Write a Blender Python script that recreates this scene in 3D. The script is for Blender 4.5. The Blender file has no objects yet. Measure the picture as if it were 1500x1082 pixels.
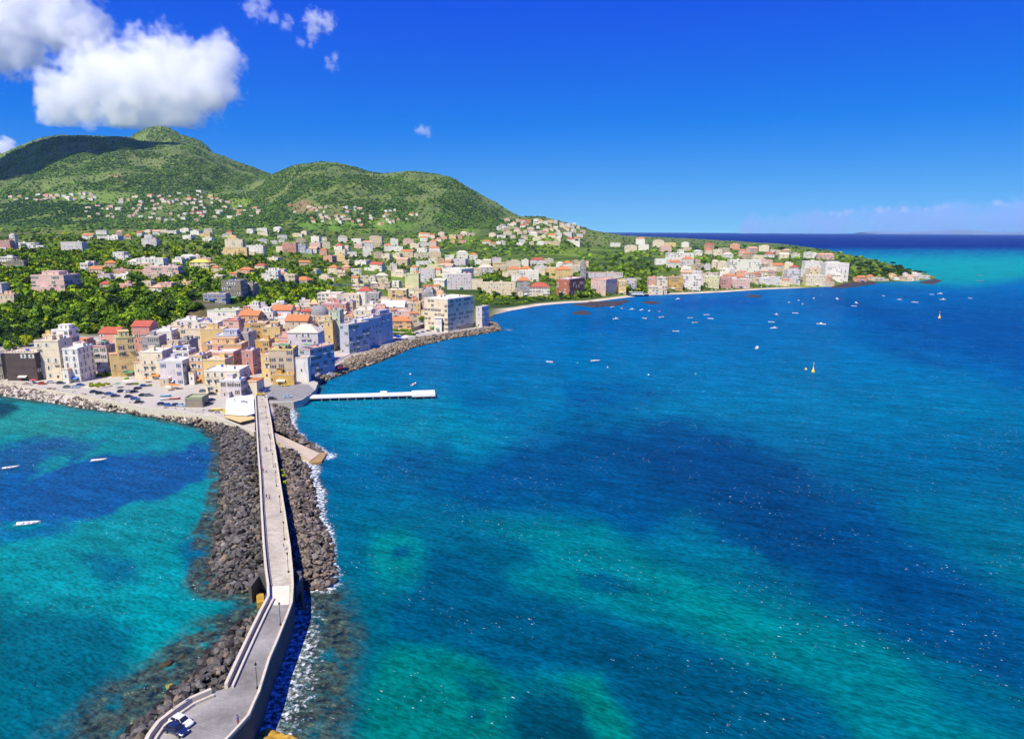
import bpy, math, random
import numpy as np
from mathutils import Vector, Matrix

# ------------------------------------------------------------------ camera
S = bpy.context.scene
COL = S.collection
HAZE = 1.4e-5       # density of the air
H = 84.0            # metres above the sea
F = 1000.0          # focal length in pixels of a 1500 px wide frame
PITCH = math.atan((541 - 337.6) / F)
ROLL = 0.0045
_f = np.array([0, math.cos(PITCH), -math.sin(PITCH)])
_u0 = np.array([0, math.sin(PITCH), math.cos(PITCH)])
_r0 = np.array([1.0, 0, 0])
RGT = _r0 * math.cos(ROLL) + _u0 * math.sin(ROLL)
UP = _u0 * math.cos(ROLL) - _r0 * math.sin(ROLL)
CAM = np.array([0, 0, H])
cd = bpy.data.cameras.new('camera')
cam = bpy.data.objects.new('camera', cd)
COL.objects.link(cam)
cd.sensor_width = 36.0
cd.lens = 36.0 * F / 1500.0
cd.clip_start = 1.0
cd.clip_end = 90000.0
cam.matrix_world = Matrix(((RGT[0], UP[0], -_f[0], 0), (RGT[1], UP[1], -_f[1], 0), (RGT[2], UP[2], -_f[2], H), (0, 0, 0, 1)))
S.camera = cam

# ------------------------------------------------------------------ sky, sun, exposure
SUN_AZ = math.atan2(-0.5, -0.866)      # direction TOWARDS the sun in the ground plane: behind the camera, to its left
SUN_EL = math.radians(54)
sdir = Vector((-0.50 * math.cos(SUN_EL), -0.866 * math.cos(SUN_EL), math.sin(SUN_EL)))
sl = bpy.data.lights.new('sun', 'SUN')
sl.energy = 5.0
sl.angle = math.radians(0.5)
sl.color = (1.0, 0.935, 0.76)
so = bpy.data.objects.new('sun', sl)
COL.objects.link(so)
so.rotation_euler = sdir.to_track_quat('Z', 'Y').to_euler()
so.location = (-200, -300, 400)

W = bpy.data.worlds.new('World')
S.world = W
W.use_nodes = True
wn = W.node_tree.nodes
wl = W.node_tree.links
wn.clear()
sky = wn.new('ShaderNodeTexSky')
sky.sky_type = 'NISHITA'
sky.sun_disc = False
sky.sun_elevation = SUN_EL
sky.sun_rotation = math.atan2(sdir.x, sdir.y)
sky.altitude = 0
sky.air_density = 1.0
sky.dust_density = 0.1
sky.ozone_density = 4.0
# the sky is read a little above the true direction: clear, dry air down to the horizon
stc = wn.new('ShaderNodeTexCoord')
sma = wn.new('ShaderNodeVectorMath'); sma.operation = 'MULTIPLY_ADD'
sma.inputs[1].default_value = (1, 1, 1.15); sma.inputs[2].default_value = (0, 0, 0.13)
wl.new(stc.outputs['Generated'], sma.inputs[0]); wl.new(sma.outputs[0], sky.inputs[0])
# a polarised, very clear sky: less red and green everywhere, an even blue
gm = wn.new('ShaderNodeGamma'); gm.inputs[1].default_value = 1.25
wl.new(sky.outputs[0], gm.inputs[0])
hue = wn.new('ShaderNodeHueSaturation')
hue.inputs['Saturation'].default_value = 1.2
hue.inputs['Hue'].default_value = 0.503
wl.new(gm.outputs[0], hue.inputs['Color'])
sep = wn.new('ShaderNodeSeparateColor'); hsv = wn.new('ShaderNodeCombineColor')
wl.new(hue.outputs[0], sep.inputs[0])
for ch, (k_, o_) in enumerate(((.591, -.40), (.625, -.345), (.130, 4.6))):
    ma = wn.new('ShaderNodeMath'); ma.operation = 'MULTIPLY_ADD'; ma.inputs[1].default_value = k_; ma.inputs[2].default_value = o_
    mm = wn.new('ShaderNodeMath'); mm.operation = 'MAXIMUM'; mm.inputs[1].default_value = .02
    wl.new(sep.outputs[ch], ma.inputs[0]); wl.new(ma.outputs[0], mm.inputs[0]); wl.new(mm.outputs[0], hsv.inputs[ch])
bg = wn.new('ShaderNodeBackground')
bg.inputs['Strength'].default_value = 0.12
wo = wn.new('ShaderNodeOutputWorld')
wl.new(hsv.outputs[0], bg.inputs[0])
wl.new(bg.outputs[0], wo.inputs[0])

S.view_settings.view_transform = 'Standard'
S.view_settings.look = 'None'
S.view_settings.exposure = 0.35
S.view_settings.gamma = 1.0
S.render.engine = 'CYCLES'
S.cycles.use_adaptive_sampling = True
S.cycles.adaptive_threshold = 0.03
S.cycles.use_denoising = True
S.cycles.max_bounces = 28
S.cycles.diffuse_bounces = 2
S.cycles.glossy_bounces = 2
S.cycles.volume_bounces = 26
S.cycles.transparent_max_bounces = 12
S.cycles.time_limit = 900

# ------------------------------------------------------------------ pixel <-> world
def ray(px, py):
    px = np.asarray(px, float); py = np.asarray(py, float)
    return _f * F + np.multiply.outer(px - 750.0, RGT) - np.multiply.outer(py - 541.0, UP)

def P(px, py, z=0.0):
    """the point of height z that lies on the sight line through a pixel of the photograph"""
    d = ray(px, py)
    t = (z - H) / d[..., 2]
    return CAM + d * t[..., None]

def at_depth(px, py, Y):
    d = ray(px, py)
    t = np.asarray(Y) / d[..., 1]
    return CAM + d * t[..., None]

def project(X, Y, Z):
    q = np.stack([X, Y, np.asarray(Z) - H], -1)
    w = q @ _f
    return 750 + F * (q @ RGT) / w, 541 - F * (q @ UP) / w

# ------------------------------------------------------------------ noise
def _hash(i, j, s):
    h = (i.astype(np.int64) * 374761393 + j.astype(np.int64) * 668265263 + s * 1442695041) & 0xffffffff
    h = ((h ^ (h >> 13)) * 1274126177) & 0xffffffff
    return ((h ^ (h >> 16)) & 0xffff) / 65535.0

def vnoise(x, y, s=0):
    i = np.floor(x); j = np.floor(y)
    fx = x - i; fy = y - j
    fx = fx * fx * (3 - 2 * fx); fy = fy * fy * (3 - 2 * fy)
    a = _hash(i, j, s); b = _hash(i + 1, j, s); c = _hash(i, j + 1, s); d = _hash(i + 1, j + 1, s)
    return (a * (1 - fx) + b * fx) * (1 - fy) + (c * (1 - fx) + d * fx) * fy

def fbm(x, y, octv=4, s=0):
    v = 0; a = 0.5; n = 0
    for k in range(octv):
        v = v + a * vnoise(x * 2 ** k + 17.3 * k, y * 2 ** k - 9.1 * k, s + k)
        n += a; a *= 0.5
    return v / n - 0.5

def sstep(a, b, x):
    t = np.clip((x - a) / (b - a), 0, 1)
    return t * t * (3 - 2 * t)

def poly_sd(x, y, poly):
    """signed distance to a polygon, positive inside"""
    poly = np.asarray(poly, float)
    d2 = np.full(np.shape(x), 1e18)
    inside = np.zeros(np.shape(x), bool)
    n = len(poly)
    for k in range(n):
        ax, ay = poly[k]; bx, by = poly[(k + 1) % n]
        ex, ey = bx - ax, by - ay
        t = np.clip(((x - ax) * ex + (y - ay) * ey) / max(ex * ex + ey * ey, 1e-9), 0, 1)
        d2 = np.minimum(d2, (x - ax - t * ex) ** 2 + (y - ay - t * ey) ** 2)
        c = ((ay > y) != (by > y))
        if abs(ey) > 1e-12:
            inside ^= c & (x < ex * (y - ay) / ey + ax)
    d = np.sqrt(d2)
    return np.where(inside, d, -d)

def lin(r, g, b):
    c = np.array([r, g, b], float) / 255.0
    return np.where(c <= 0.04045, c / 12.92, ((c + 0.055) / 1.055) ** 2.4)

# ------------------------------------------------------------------ scene helpers
def tag(o, label=None, cat=None, group=None, kind=None):
    if label: o['label'] = label
    if cat: o['category'] = cat
    if group: o['group'] = group
    if kind: o['kind'] = kind
    return o

def empty(name, loc, rz=0.0, label=None, cat=None, group=None):
    o = bpy.data.objects.new(name, None)
    o.empty_display_size = 1.0
    o.location = loc; o.rotation_euler = (0, 0, rz)
    COL.objects.link(o)
    return tag(o, label, cat, group)

KIDS = {}
def link(name, mesh, parent=None, loc=(0, 0, 0), rot=(0, 0, 0), scale=(1, 1, 1)):
    o = bpy.data.objects.new(name, mesh)
    COL.objects.link(o)
    o.location = loc; o.rotation_euler = rot; o.scale = scale
    if parent is not None:
        o.parent = parent
        KIDS.setdefault(parent, []).append(o)
    return o

def copy_tree(o, parent=None):
    c = o.copy(); COL.objects.link(c)
    if parent is not None:
        c.parent = parent
        KIDS.setdefault(parent, []).append(c)
    for ch in list(KIDS.get(o, [])):
        copy_tree(ch, c)
    return c

def np_mesh(name, verts, faces, mats=(), mi=None, smooth=False, attrs=None):
    """verts (n,3); faces: list of arrays (k,3) or (k,4)"""
    me = bpy.data.meshes.new(name)
    verts = np.asarray(verts, np.float32)
    if isinstance(faces, np.ndarray): faces = [faces]
    nl = sum(f.size for f in faces); nf = sum(len(f) for f in faces)
    me.vertices.add(len(verts)); me.vertices.foreach_set('co', verts.ravel())
    me.loops.add(nl); me.loops.foreach_set('vertex_index', np.concatenate([f.ravel() for f in faces]).astype(np.int32))
    tot = np.concatenate([np.full(len(f), f.shape[1]) for f in faces]).astype(np.int32)
    st = np.concatenate([[0], np.cumsum(tot)[:-1]]).astype(np.int32)
    me.polygons.add(nf); me.polygons.foreach_set('loop_start', st)
    for m in mats: me.materials.append(m)
    if mi is not None: me.polygons.foreach_set('material_index', np.asarray(mi, np.int32))
    me.polygons.foreach_set('use_smooth', np.full(nf, smooth))
    for k, v in (attrs or {}).items():
        v = np.asarray(v, np.float32)
        if v.ndim == 1:
            a = me.attributes.new(k, 'FLOAT', 'POINT'); a.data.foreach_set('value', v)
        else:
            a = me.attributes.new(k, 'FLOAT_COLOR', 'POINT')
            a.data.foreach_set('color', np.concatenate([v, np.ones((len(v), 1), np.float32)], 1).ravel())
    me.update(calc_edges=True)
    me.validate()
    return me

class MB:
    """collects simple solids into one mesh"""
    def __init__(self): self.v = []; self.f = []; self.m = []
    def add(self, vs, fs, m=0):
        o = len(self.v); self.v.extend(tuple(map(float, p)) for p in vs)
        for f in fs: self.f.append([o + i for i in f]); self.m.append(m)
        return self
    def box(self, x0, x1, y0, y1, z0, z1, m=0, taper=0.0):
        t = taper
        vs = [(x0, y0, z0), (x1, y0, z0), (x1, y1, z0), (x0, y1, z0), (x0 + t, y0 + t, z1), (x1 - t, y0 + t, z1), (x1 - t, y1 - t, z1), (x0 + t, y1 - t, z1)]
        return self.add(vs, [(0, 3, 2, 1), (4, 5, 6, 7), (0, 1, 5, 4), (1, 2, 6, 5), (2, 3, 7, 6), (3, 0, 4, 7)], m)
    def prism(self, poly, z0, z1, m=0):
        a = sum(poly[i][0] * poly[(i + 1) % len(poly)][1] - poly[(i + 1) % len(poly)][0] * poly[i][1] for i in range(len(poly)))
        if a < 0: poly = poly[::-1]
        n = len(poly)
        zz0 = z0 if hasattr(z0, '__len__') else [z0] * n
        zz1 = z1 if hasattr(z1, '__len__') else [z1] * n
        if a < 0 and hasattr(z0, '__len__'): zz0 = zz0[::-1]
        if a < 0 and hasattr(z1, '__len__'): zz1 = zz1[::-1]
        vs = [(p[0], p[1], zz0[i]) for i, p in enumerate(poly)] + [(p[0], p[1], zz1[i]) for i, p in enumerate(poly)]
        fs = [tuple(range(n - 1, -1, -1)), tuple(range(n, 2 * n))] + [(i, (i + 1) % n, n + (i + 1) % n, n + i) for i in range(n)]
        return self.add(vs, fs, m)
    def tube(self, p, q, r0, r1=None, n=8, m=0):
        r1 = r0 if r1 is None else r1
        p = Vector(p); q = Vector(q); d = (q - p).normalized()
        a = d.orthogonal().normalized(); b = d.cross(a)
        vs = []
        for c, r in ((p, r0), (q, r1)):
            for k in range(n):
                t = 2 * math.pi * k / n
                vs.append(c + a * (r * math.cos(t)) + b * (r * math.sin(t)))
        fs = [(i, (i + 1) % n, n + (i + 1) % n, n + i) for i in range(n)] + [tuple(range(n - 1, -1, -1)), tuple(range(n, 2 * n))]
        return self.add(vs, fs, m)
    def lathe(self, prof, n=12, c=(0, 0), m=0, sx=1, sy=1):
        vs = []; k = len(prof)
        for r, z in prof:
            for i in range(n):
                t = 2 * math.pi * (i + .5) / n
                vs.append((c[0] + sx * r * math.cos(t), c[1] + sy * r * math.sin(t), z))
        fs = [(j * n + i, j * n + (i + 1) % n, (j + 1) * n + (i + 1) % n, (j + 1) * n + i) for j in range(k - 1) for i in range(n)]
        fs += [tuple(range(n - 1, -1, -1)), tuple(range((k - 1) * n, k * n))]
        return self.add(vs, fs, m)
    def loft(self, secs, m=0, cap=True):
        n = len(secs[0]); vs = [p for s in secs for p in s]
        fs = [(j * n + i, j * n + (i + 1) % n, (j + 1) * n + (i + 1) % n, (j + 1) * n + i) for j in range(len(secs) - 1) for i in range(n)]
        if cap: fs += [tuple(range(n - 1, -1, -1)), tuple(range((len(secs) - 1) * n, len(secs) * n))]
        return self.add(vs, fs, m)
    def mesh(self, name, mats, smooth=False):
        me = bpy.data.meshes.new(name)
        me.from_pydata(self.v, [], self.f)
        for x in (mats if isinstance(mats, (list, tuple)) else [mats]): me.materials.append(x)
        me.polygons.foreach_set('material_index', self.m)
        if smooth: me.polygons.foreach_set('use_smooth', [True] * len(self.f))
        me.update()
        return me
    def build(self, name, mats, parent=None, loc=(0, 0, 0), rot=(0, 0, 0), smooth=False):
        return link(name, self.mesh(name, mats, smooth), parent, loc, rot)

# ------------------------------------------------------------------ materials
def new_mat(name):
    m = bpy.data.materials.new(name); m.use_nodes = True
    nt = m.node_tree; b = nt.nodes['Principled BSDF']
    return m, nt.nodes, nt.links, b

MATS = {}
def plain(name, col, rough=0.6, metal=0.0, var=0.12, scale=3.0, spec=0.3):
    """a paint, stone or cloth whose colour wanders a little"""
    if name in MATS: return MATS[name]
    m, n, l, b = new_mat(name)
    tc = n.new('ShaderNodeTexCoord')
    nz = n.new('ShaderNodeTexNoise'); nz.inputs['Scale'].default_value = scale; nz.inputs['Detail'].default_value = 5
    l.new(tc.outputs['Object'], nz.inputs['Vector'])
    mx = n.new('ShaderNodeMix'); mx.data_type = 'RGBA'
    c = [float(x) for x in col]
    mx.inputs[6].default_value = (*[x * (1 - var) for x in c], 1)
    mx.inputs[7].default_value = (*[min(1, x * (1 + var)) for x in c], 1)
    l.new(nz.outputs[0], mx.inputs[0]); l.new(mx.outputs[2], b.inputs['Base Color'])
    b.inputs['Roughness'].default_value = rough; b.inputs['Metallic'].default_value = metal
    b.inputs['Specular IOR Level'].default_value = spec
    MATS[name] = m
    return m

def plaster(name, col):
    """lime plaster: blotches, rain streaks running down, a fine grain"""
    key = 'plaster_' + name
    if key in MATS: return MATS[key]
    m, n, l, b = new_mat(key)
    tc = n.new('ShaderNodeTexCoord')
    mp = n.new('ShaderNodeMapping'); mp.inputs['Scale'].default_value = (0.9, 0.9, 0.12)
    l.new(tc.outputs['Object'], mp.inputs['Vector'])
    a = n.new('ShaderNodeTexNoise'); a.inputs['Scale'].default_value = 0.22; a.inputs['Detail'].default_value = 6
    s = n.new('ShaderNodeTexNoise'); s.inputs['Scale'].default_value = 1.6; s.inputs['Detail'].default_value = 6
    l.new(tc.outputs['Object'], a.inputs['Vector']); l.new(mp.outputs[0], s.inputs['Vector'])
    ad = n.new('ShaderNodeMath'); ad.operation = 'ADD'
    l.new(a.outputs[0], ad.inputs[0]); l.new(s.outputs[0], ad.inputs[1])
    rp = n.new('ShaderNodeValToRGB')
    c = np.array([float(x) for x in col])
    rp.color_ramp.elements[0].position = 0.30; rp.color_ramp.elements[0].color = (*(c * np.array([.50, .45, .42])), 1)
    rp.color_ramp.elements[1].position = 0.68; rp.color_ramp.elements[1].color = (*np.minimum(c * 1.06, .95), 1)
    e = rp.color_ramp.elements.new(0.46); e.color = (*(c * .93), 1)
    hf = n.new('ShaderNodeMath'); hf.operation = 'MULTIPLY'; hf.inputs[1].default_value = 0.5
    l.new(ad.outputs[0], hf.inputs[0]); l.new(hf.outputs[0], rp.inputs[0]); l.new(rp.outputs[0], b.inputs['Base Color'])
    b.inputs['Roughness'].default_value = 0.9; b.inputs['Specular IOR Level'].default_value = 0.15
    MATS[key] = m
    return m

def attr_mat(name, attr, rough=0.9, nscale=0.5, namp=0.35, spec=0.1, bump=0.0, bscale=2.0, objrand=0.0):
    """colour from a land-cover attribute of the mesh, broken up by noise"""
    m, n, l, b = new_mat(name)
    at = n.new('ShaderNodeAttribute'); at.attribute_name = attr
    geo = n.new('ShaderNodeNewGeometry')
    nz = n.new('ShaderNodeTexNoise'); nz.inputs['Scale'].default_value = nscale; nz.inputs['Detail'].default_value = 6; nz.inputs['Roughness'].default_value = .65
    l.new(geo.outputs['Position'], nz.inputs['Vector'])
    mr = n.new('ShaderNodeMapRange'); mr.inputs[1].default_value = .25; mr.inputs[2].default_value = .75
    mr.inputs[3].default_value = 1 - namp; mr.inputs[4].default_value = 1 + namp
    l.new(nz.outputs[0], mr.inputs[0])
    vm = n.new('ShaderNodeVectorMath'); vm.operation = 'SCALE'
    l.new(at.outputs['Color'], vm.inputs[0]); l.new(mr.outputs[0], vm.inputs['Scale'])
    out = vm.outputs[0]
    if objrand:
        oi = n.new('ShaderNodeObjectInfo')
        m2 = n.new('ShaderNodeMapRange'); m2.inputs[3].default_value = 1 - objrand; m2.inputs[4].default_value = 1 + objrand
        l.new(oi.outputs['Random'], m2.inputs[0])
        v2 = n.new('ShaderNodeVectorMath'); v2.operation = 'SCALE'
        l.new(out, v2.inputs[0]); l.new(m2.outputs[0], v2.inputs['Scale']); out = v2.outputs[0]
    l.new(out, b.inputs['Base Color'])
    b.inputs['Roughness'].default_value = rough; b.inputs['Specular IOR Level'].default_value = spec
    if bump:
        bp = n.new('ShaderNodeBump'); bp.inputs['Strength'].default_value = bump; bp.inputs['Distance'].default_value = 0.3
        n2 = n.new('ShaderNodeTexNoise'); n2.inputs['Scale'].default_value = bscale; n2.inputs['Detail'].default_value = 4
        l.new(geo.outputs['Position'], n2.inputs['Vector']); l.new(n2.outputs[0], bp.inputs['Height']); l.new(bp.outputs[0], b.inputs['Normal'])
    return m
# ------------------------------------------------------------------ the island: coast line and heights
COAST_PX = [(-420, 552), (-200, 562), (-60, 573), (0, 580), (60, 588), (120, 598), (190, 606), (215, 610), (260, 618), (310, 632), (360, 648), (400, 648),
            (424, 612), (421, 598), (432, 588), (446, 585), (461, 572), (468, 560), (488, 551), (513, 541.5), (551, 530), (602, 507.5), (651, 496), (702, 488), (730, 483),
            (724, 476), (714, 468), (724, 461), (750, 455), (800, 447), (836, 444), (866, 443), (882, 441), (920, 436), (960, 432), (1002, 431), (1062, 428),
            (1122, 424), (1202, 421), (1252, 417), (1302, 413), (1342, 412), (1368, 409), (1374, 405), (1340, 396), (1290, 386), (1245, 378), (1185, 371.5)]
_c = P(np.array([p[0] for p in COAST_PX]), np.array([p[1] for p in COAST_PX]))[:, :2]
COAST = np.concatenate([_c, [(1080, 3000), (950, 4200), (1000, 5600), (900, 9500), (-9500, 9500), (-9500, 900), (-900, 430)]])

HILLS = [  # (depth of the crest, depth of its foot, depth behind, silhouette in the photograph)
    (5900, 4900, 8800, [(150, 235), (170, 214), (186, 203), (196, 196), (207, 190), (219, 186), (232, 183.5), (246, 186), (256, 191), (266, 197), (280, 201), (294, 206), (305, 215), (318, 230), (330, 250)]),
    (5000, 2300, 8600, [(-400, 236), (-150, 232), (-40, 234), (0, 226), (30, 213), (62, 203), (90, 199), (130, 200), (165, 201), (186, 202), (205, 207), (225, 210), (250, 210), (268, 211), (290, 218), (315, 228), (340, 236), (370, 244), (400, 256), (440, 275), (500, 300), (600, 330)]),
    (3900, 2150, 6500, [(250, 320), (330, 285), (380, 262), (400, 256), (415, 248), (435, 241), (470, 237), (492, 238), (515, 243), (535, 250), (556, 254), (575, 253), (600, 250), (622, 252), (645, 256), (670, 266), (695, 280), (720, 293), (745, 308), (775, 324), (800, 338)]),
    (2900, 1900, 4200, [(600, 345), (680, 334), (720, 324), (745, 317), (770, 317), (792, 317), (812, 321), (835, 328), (852, 333), (868, 338), (900, 344), (950, 352)]),
]
_crest = []
for Y0, Y1, Y2, sil in HILLS:
    q = at_depth(np.array([p[0] for p in sil]), np.array([p[1] for p in sil]), np.full(len(sil), Y0))
    _crest.append((Y0, Y1, Y2, q[:, 0] / Y0, q[:, 2]))

def height_exact(X, Y):
    u = X / Y
    d = poly_sd(X, Y, COAST)
    L = np.interp(Y, [0, 430, 505, 518, 548, 600, 800, 1150, 1800, 2500, 9000], [3.2, 3.4, 7, 10, 31, 34, 40, 52, 68, 86, 90])
    R = np.interp(Y, [0, 480, 700, 1300, 2100, 3000, 4000, 9000], [3.2, 3.6, 5, 9, 20, 42, 50, 50])
    t = sstep(-0.56, -0.12, u)
    base = L * (1 - t) + R * t
    beach = sstep(640, 760, Y) * sstep(-0.1, 0.0, u)
    slope = 0.5 * (1 - beach) + 0.09 * beach
    hill = np.zeros(np.shape(u))
    for Y0, Y1, Y2, cu, cz in _crest:
        z = np.interp(u, cu, cz, left=cz[0] if Y0 == 5000 else 0, right=0)
        b0 = np.interp(Y0, [0, 1800, 2500, 9000], [5, 68, 86, 90]) * (1 - t) + np.interp(Y0, [0, 1300, 3000, 4000], [3, 9, 42, 50]) * t
        w = np.clip((Y - Y1) / (Y0 - Y1), 0, 1)
        front = 0.34 * w + 0.66 * w * w * (3 - 2 * w)
        back = 1 - sstep(Y0, Y2, Y)
        prof = np.where(Y <= Y0, front, back)
        rid = fbm(X / 420.0, Y / 620.0, 4, 5) * 230 * w * (1 - w) * 2.8 - np.abs(fbm(X / 230.0, Y / 420.0, 3, 15)) * 240 * w * (1 - w) * 1.7 + fbm(X / 90.0, Y / 130.0, 3, 9) * 60 * w * (1 - w) * 2
        hill = np.maximum(hill, np.maximum(z - b0, 0) * prof + np.where((Y <= Y0) & (z > b0), rid, 0))
    z = base + np.maximum(hill, 0)
    z = z + fbm(X / 60.0, Y / 60.0, 3, 3) * 5.0 * sstep(540, 900, Y) * sstep(20, 120, d)
    z = np.minimum(z, np.maximum(slope * d - 0.3 + np.maximum(d - 30, 0) * .6, -3.0))
    return z, d

NU, NY = 660, 440
UG = np.linspace(-1.05, 0.72, NU)
YG = np.exp(np.linspace(math.log(290), math.log(8800), NY))
_U, _Y = np.meshgrid(UG, YG)
ZG, DG = height_exact(_U * _Y, _Y)

def height(X, Y):
    X = np.asarray(X, float); Y = np.asarray(Y, float)
    a = np.clip((X / Y - UG[0]) / (UG[1] - UG[0]), 0, NU - 1.001)
    b = np.clip((np.log(Y) - math.log(290)) / (math.log(8800 / 290)) * (NY - 1), 0, NY - 1.001)
    i = a.astype(int); j = b.astype(int); fa = a - i; fb = b - j
    return (ZG[j, i] * (1 - fa) + ZG[j, i + 1] * fa) * (1 - fb) + (ZG[j + 1, i] * (1 - fa) + ZG[j + 1, i + 1] * fa) * fb

def coast_d(X, Y):
    return poly_sd(np.asarray(X, float), np.asarray(Y, float), COAST)

_YS = np.exp(np.linspace(math.log(292), math.log(8700), 520))
def Pt(px, py):
    """where the sight lines through these pixels meet the island; rows with nan miss it"""
    px = np.atleast_1d(np.asarray(px, float)); py = np.atleast_1d(np.asarray(py, float))
    out = np.full((len(px), 3), np.nan)
    for s in range(0, len(px), 4000):
        d = ray(px[s:s + 4000], py[s:s + 4000])
        k = d / d[:, 1:2]
        X = k[:, 0:1] * _YS; Z = H + k[:, 2:3] * _YS
        g = Z - height(X, np.broadcast_to(_YS, X.shape))
        below = g < 0
        hit = below.argmax(1); ok = below.any(1) & (hit > 0)
        r = np.arange(len(hit)); h0 = np.maximum(hit - 1, 0)
        g0 = g[r, h0]; g1 = g[r, hit]
        t = g0 / (g0 - g1 + 1e-12)
        Yh = _YS[h0] + t * (_YS[hit] - _YS[h0])
        o = np.stack([k[:, 0] * Yh, Yh, H + k[:, 2] * Yh], 1)
        o[~ok] = np.nan
        out[s:s + 4000] = o
    return out

# land cover colours
_X = _U * _Y
_px, _py = project(_X, _Y, ZG)
g1 = fbm(_X / 90.0, _Y / 90.0, 4, 21); g2 = fbm(_X / 260.0, _Y / 300.0, 4, 31)
cov = np.empty(_X.shape + (3,))
grass = np.array([0.15, 0.22, 0.026]); dry = np.array([0.17, 0.16, 0.05]); darkg = np.array([0.035, 0.07, 0.014])
m = np.clip(0.5 + g1 * 2.2, 0, 1)[..., None]
cov[:] = grass * (1 - m) + darkg * m
m = sstep(0.06, 0.2, g2)[..., None] * 0.5
cov = cov * (1 - m) + dry * m
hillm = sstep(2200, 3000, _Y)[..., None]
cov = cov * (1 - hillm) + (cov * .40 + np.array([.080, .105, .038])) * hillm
for cx, cy, rx, ry, c in [(445, 303, 18, 10, (0.22, 0.16, 0.085)), (350, 297, 22, 9, (.16, .24, .04)), (170, 262, 14, 7, (.28, .2, .1)), (480, 330, 55, 9, (.11, .21, .03)), (130, 290, 60, 14, (.13, .2, .04)), (575, 330, 40, 9, (.11, .2, .03)), (330, 318, 50, 8, (.12, .2, .03))]:
    m = np.clip(1.3 - ((_px - cx) / rx) ** 2 - ((_py - cy) / ry) ** 2, 0, 1)[..., None] * (_Y > 1600)[..., None]
    cov = cov * (1 - m) + np.array(c) * m
cl = (sstep(500, 512, _Y) * (1 - sstep(548, 556, _Y)) * (1 - sstep(-0.5, -0.36, _U)))[..., None]
cov = cov * (1 - cl) + np.array([0.12, 0.085, 0.05]) * cl
town = ((1 - sstep(30, 70, DG)) * (_Y < 560) * sstep(0, 3, DG))[..., None]
town = np.maximum(town, (sstep(-.36, -.3, _U) * (1 - sstep(-.10, -.05, _U)) * (1 - sstep(600, 640, _Y)))[..., None])
town = np.maximum(town, ((1 - sstep(490, 506, _Y)) * (_Y > 0))[..., None])
cov = cov * (1 - town) + np.array([0.42, 0.38, 0.33]) * town
sand = ((1 - sstep(9, 17, DG)) * (1 - sstep(.40, .44, _U)) * sstep(640, 700, _Y) * sstep(-.04, 0.0, _U))[..., None]
cov = cov * (1 - sand) + np.array([0.60, 0.50, 0.36]) * sand
LAND = attr_mat('land_cover', 'cover', nscale=0.06, namp=0.4, bump=0.5, bscale=0.4)
idx = np.arange(NU * NY).reshape(NY, NU)
fc = np.stack([idx[:-1, :-1], idx[:-1, 1:], idx[1:, 1:], idx[1:, :-1]], -1).reshape(-1, 4)
keep = (DG > -60).ravel()[fc].any(1)
fc = fc[keep]
used = np.unique(fc); remap = np.zeros(NU * NY, int); remap[used] = np.arange(len(used))
V = np.stack([_X, _Y, ZG], -1).reshape(-1, 3)[used]
tag(link('terrain', np_mesh('terrain', V, remap[fc], [LAND], smooth=True, attrs={'cover': cov.reshape(-1, 3)[used]})), kind='structure')
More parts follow.
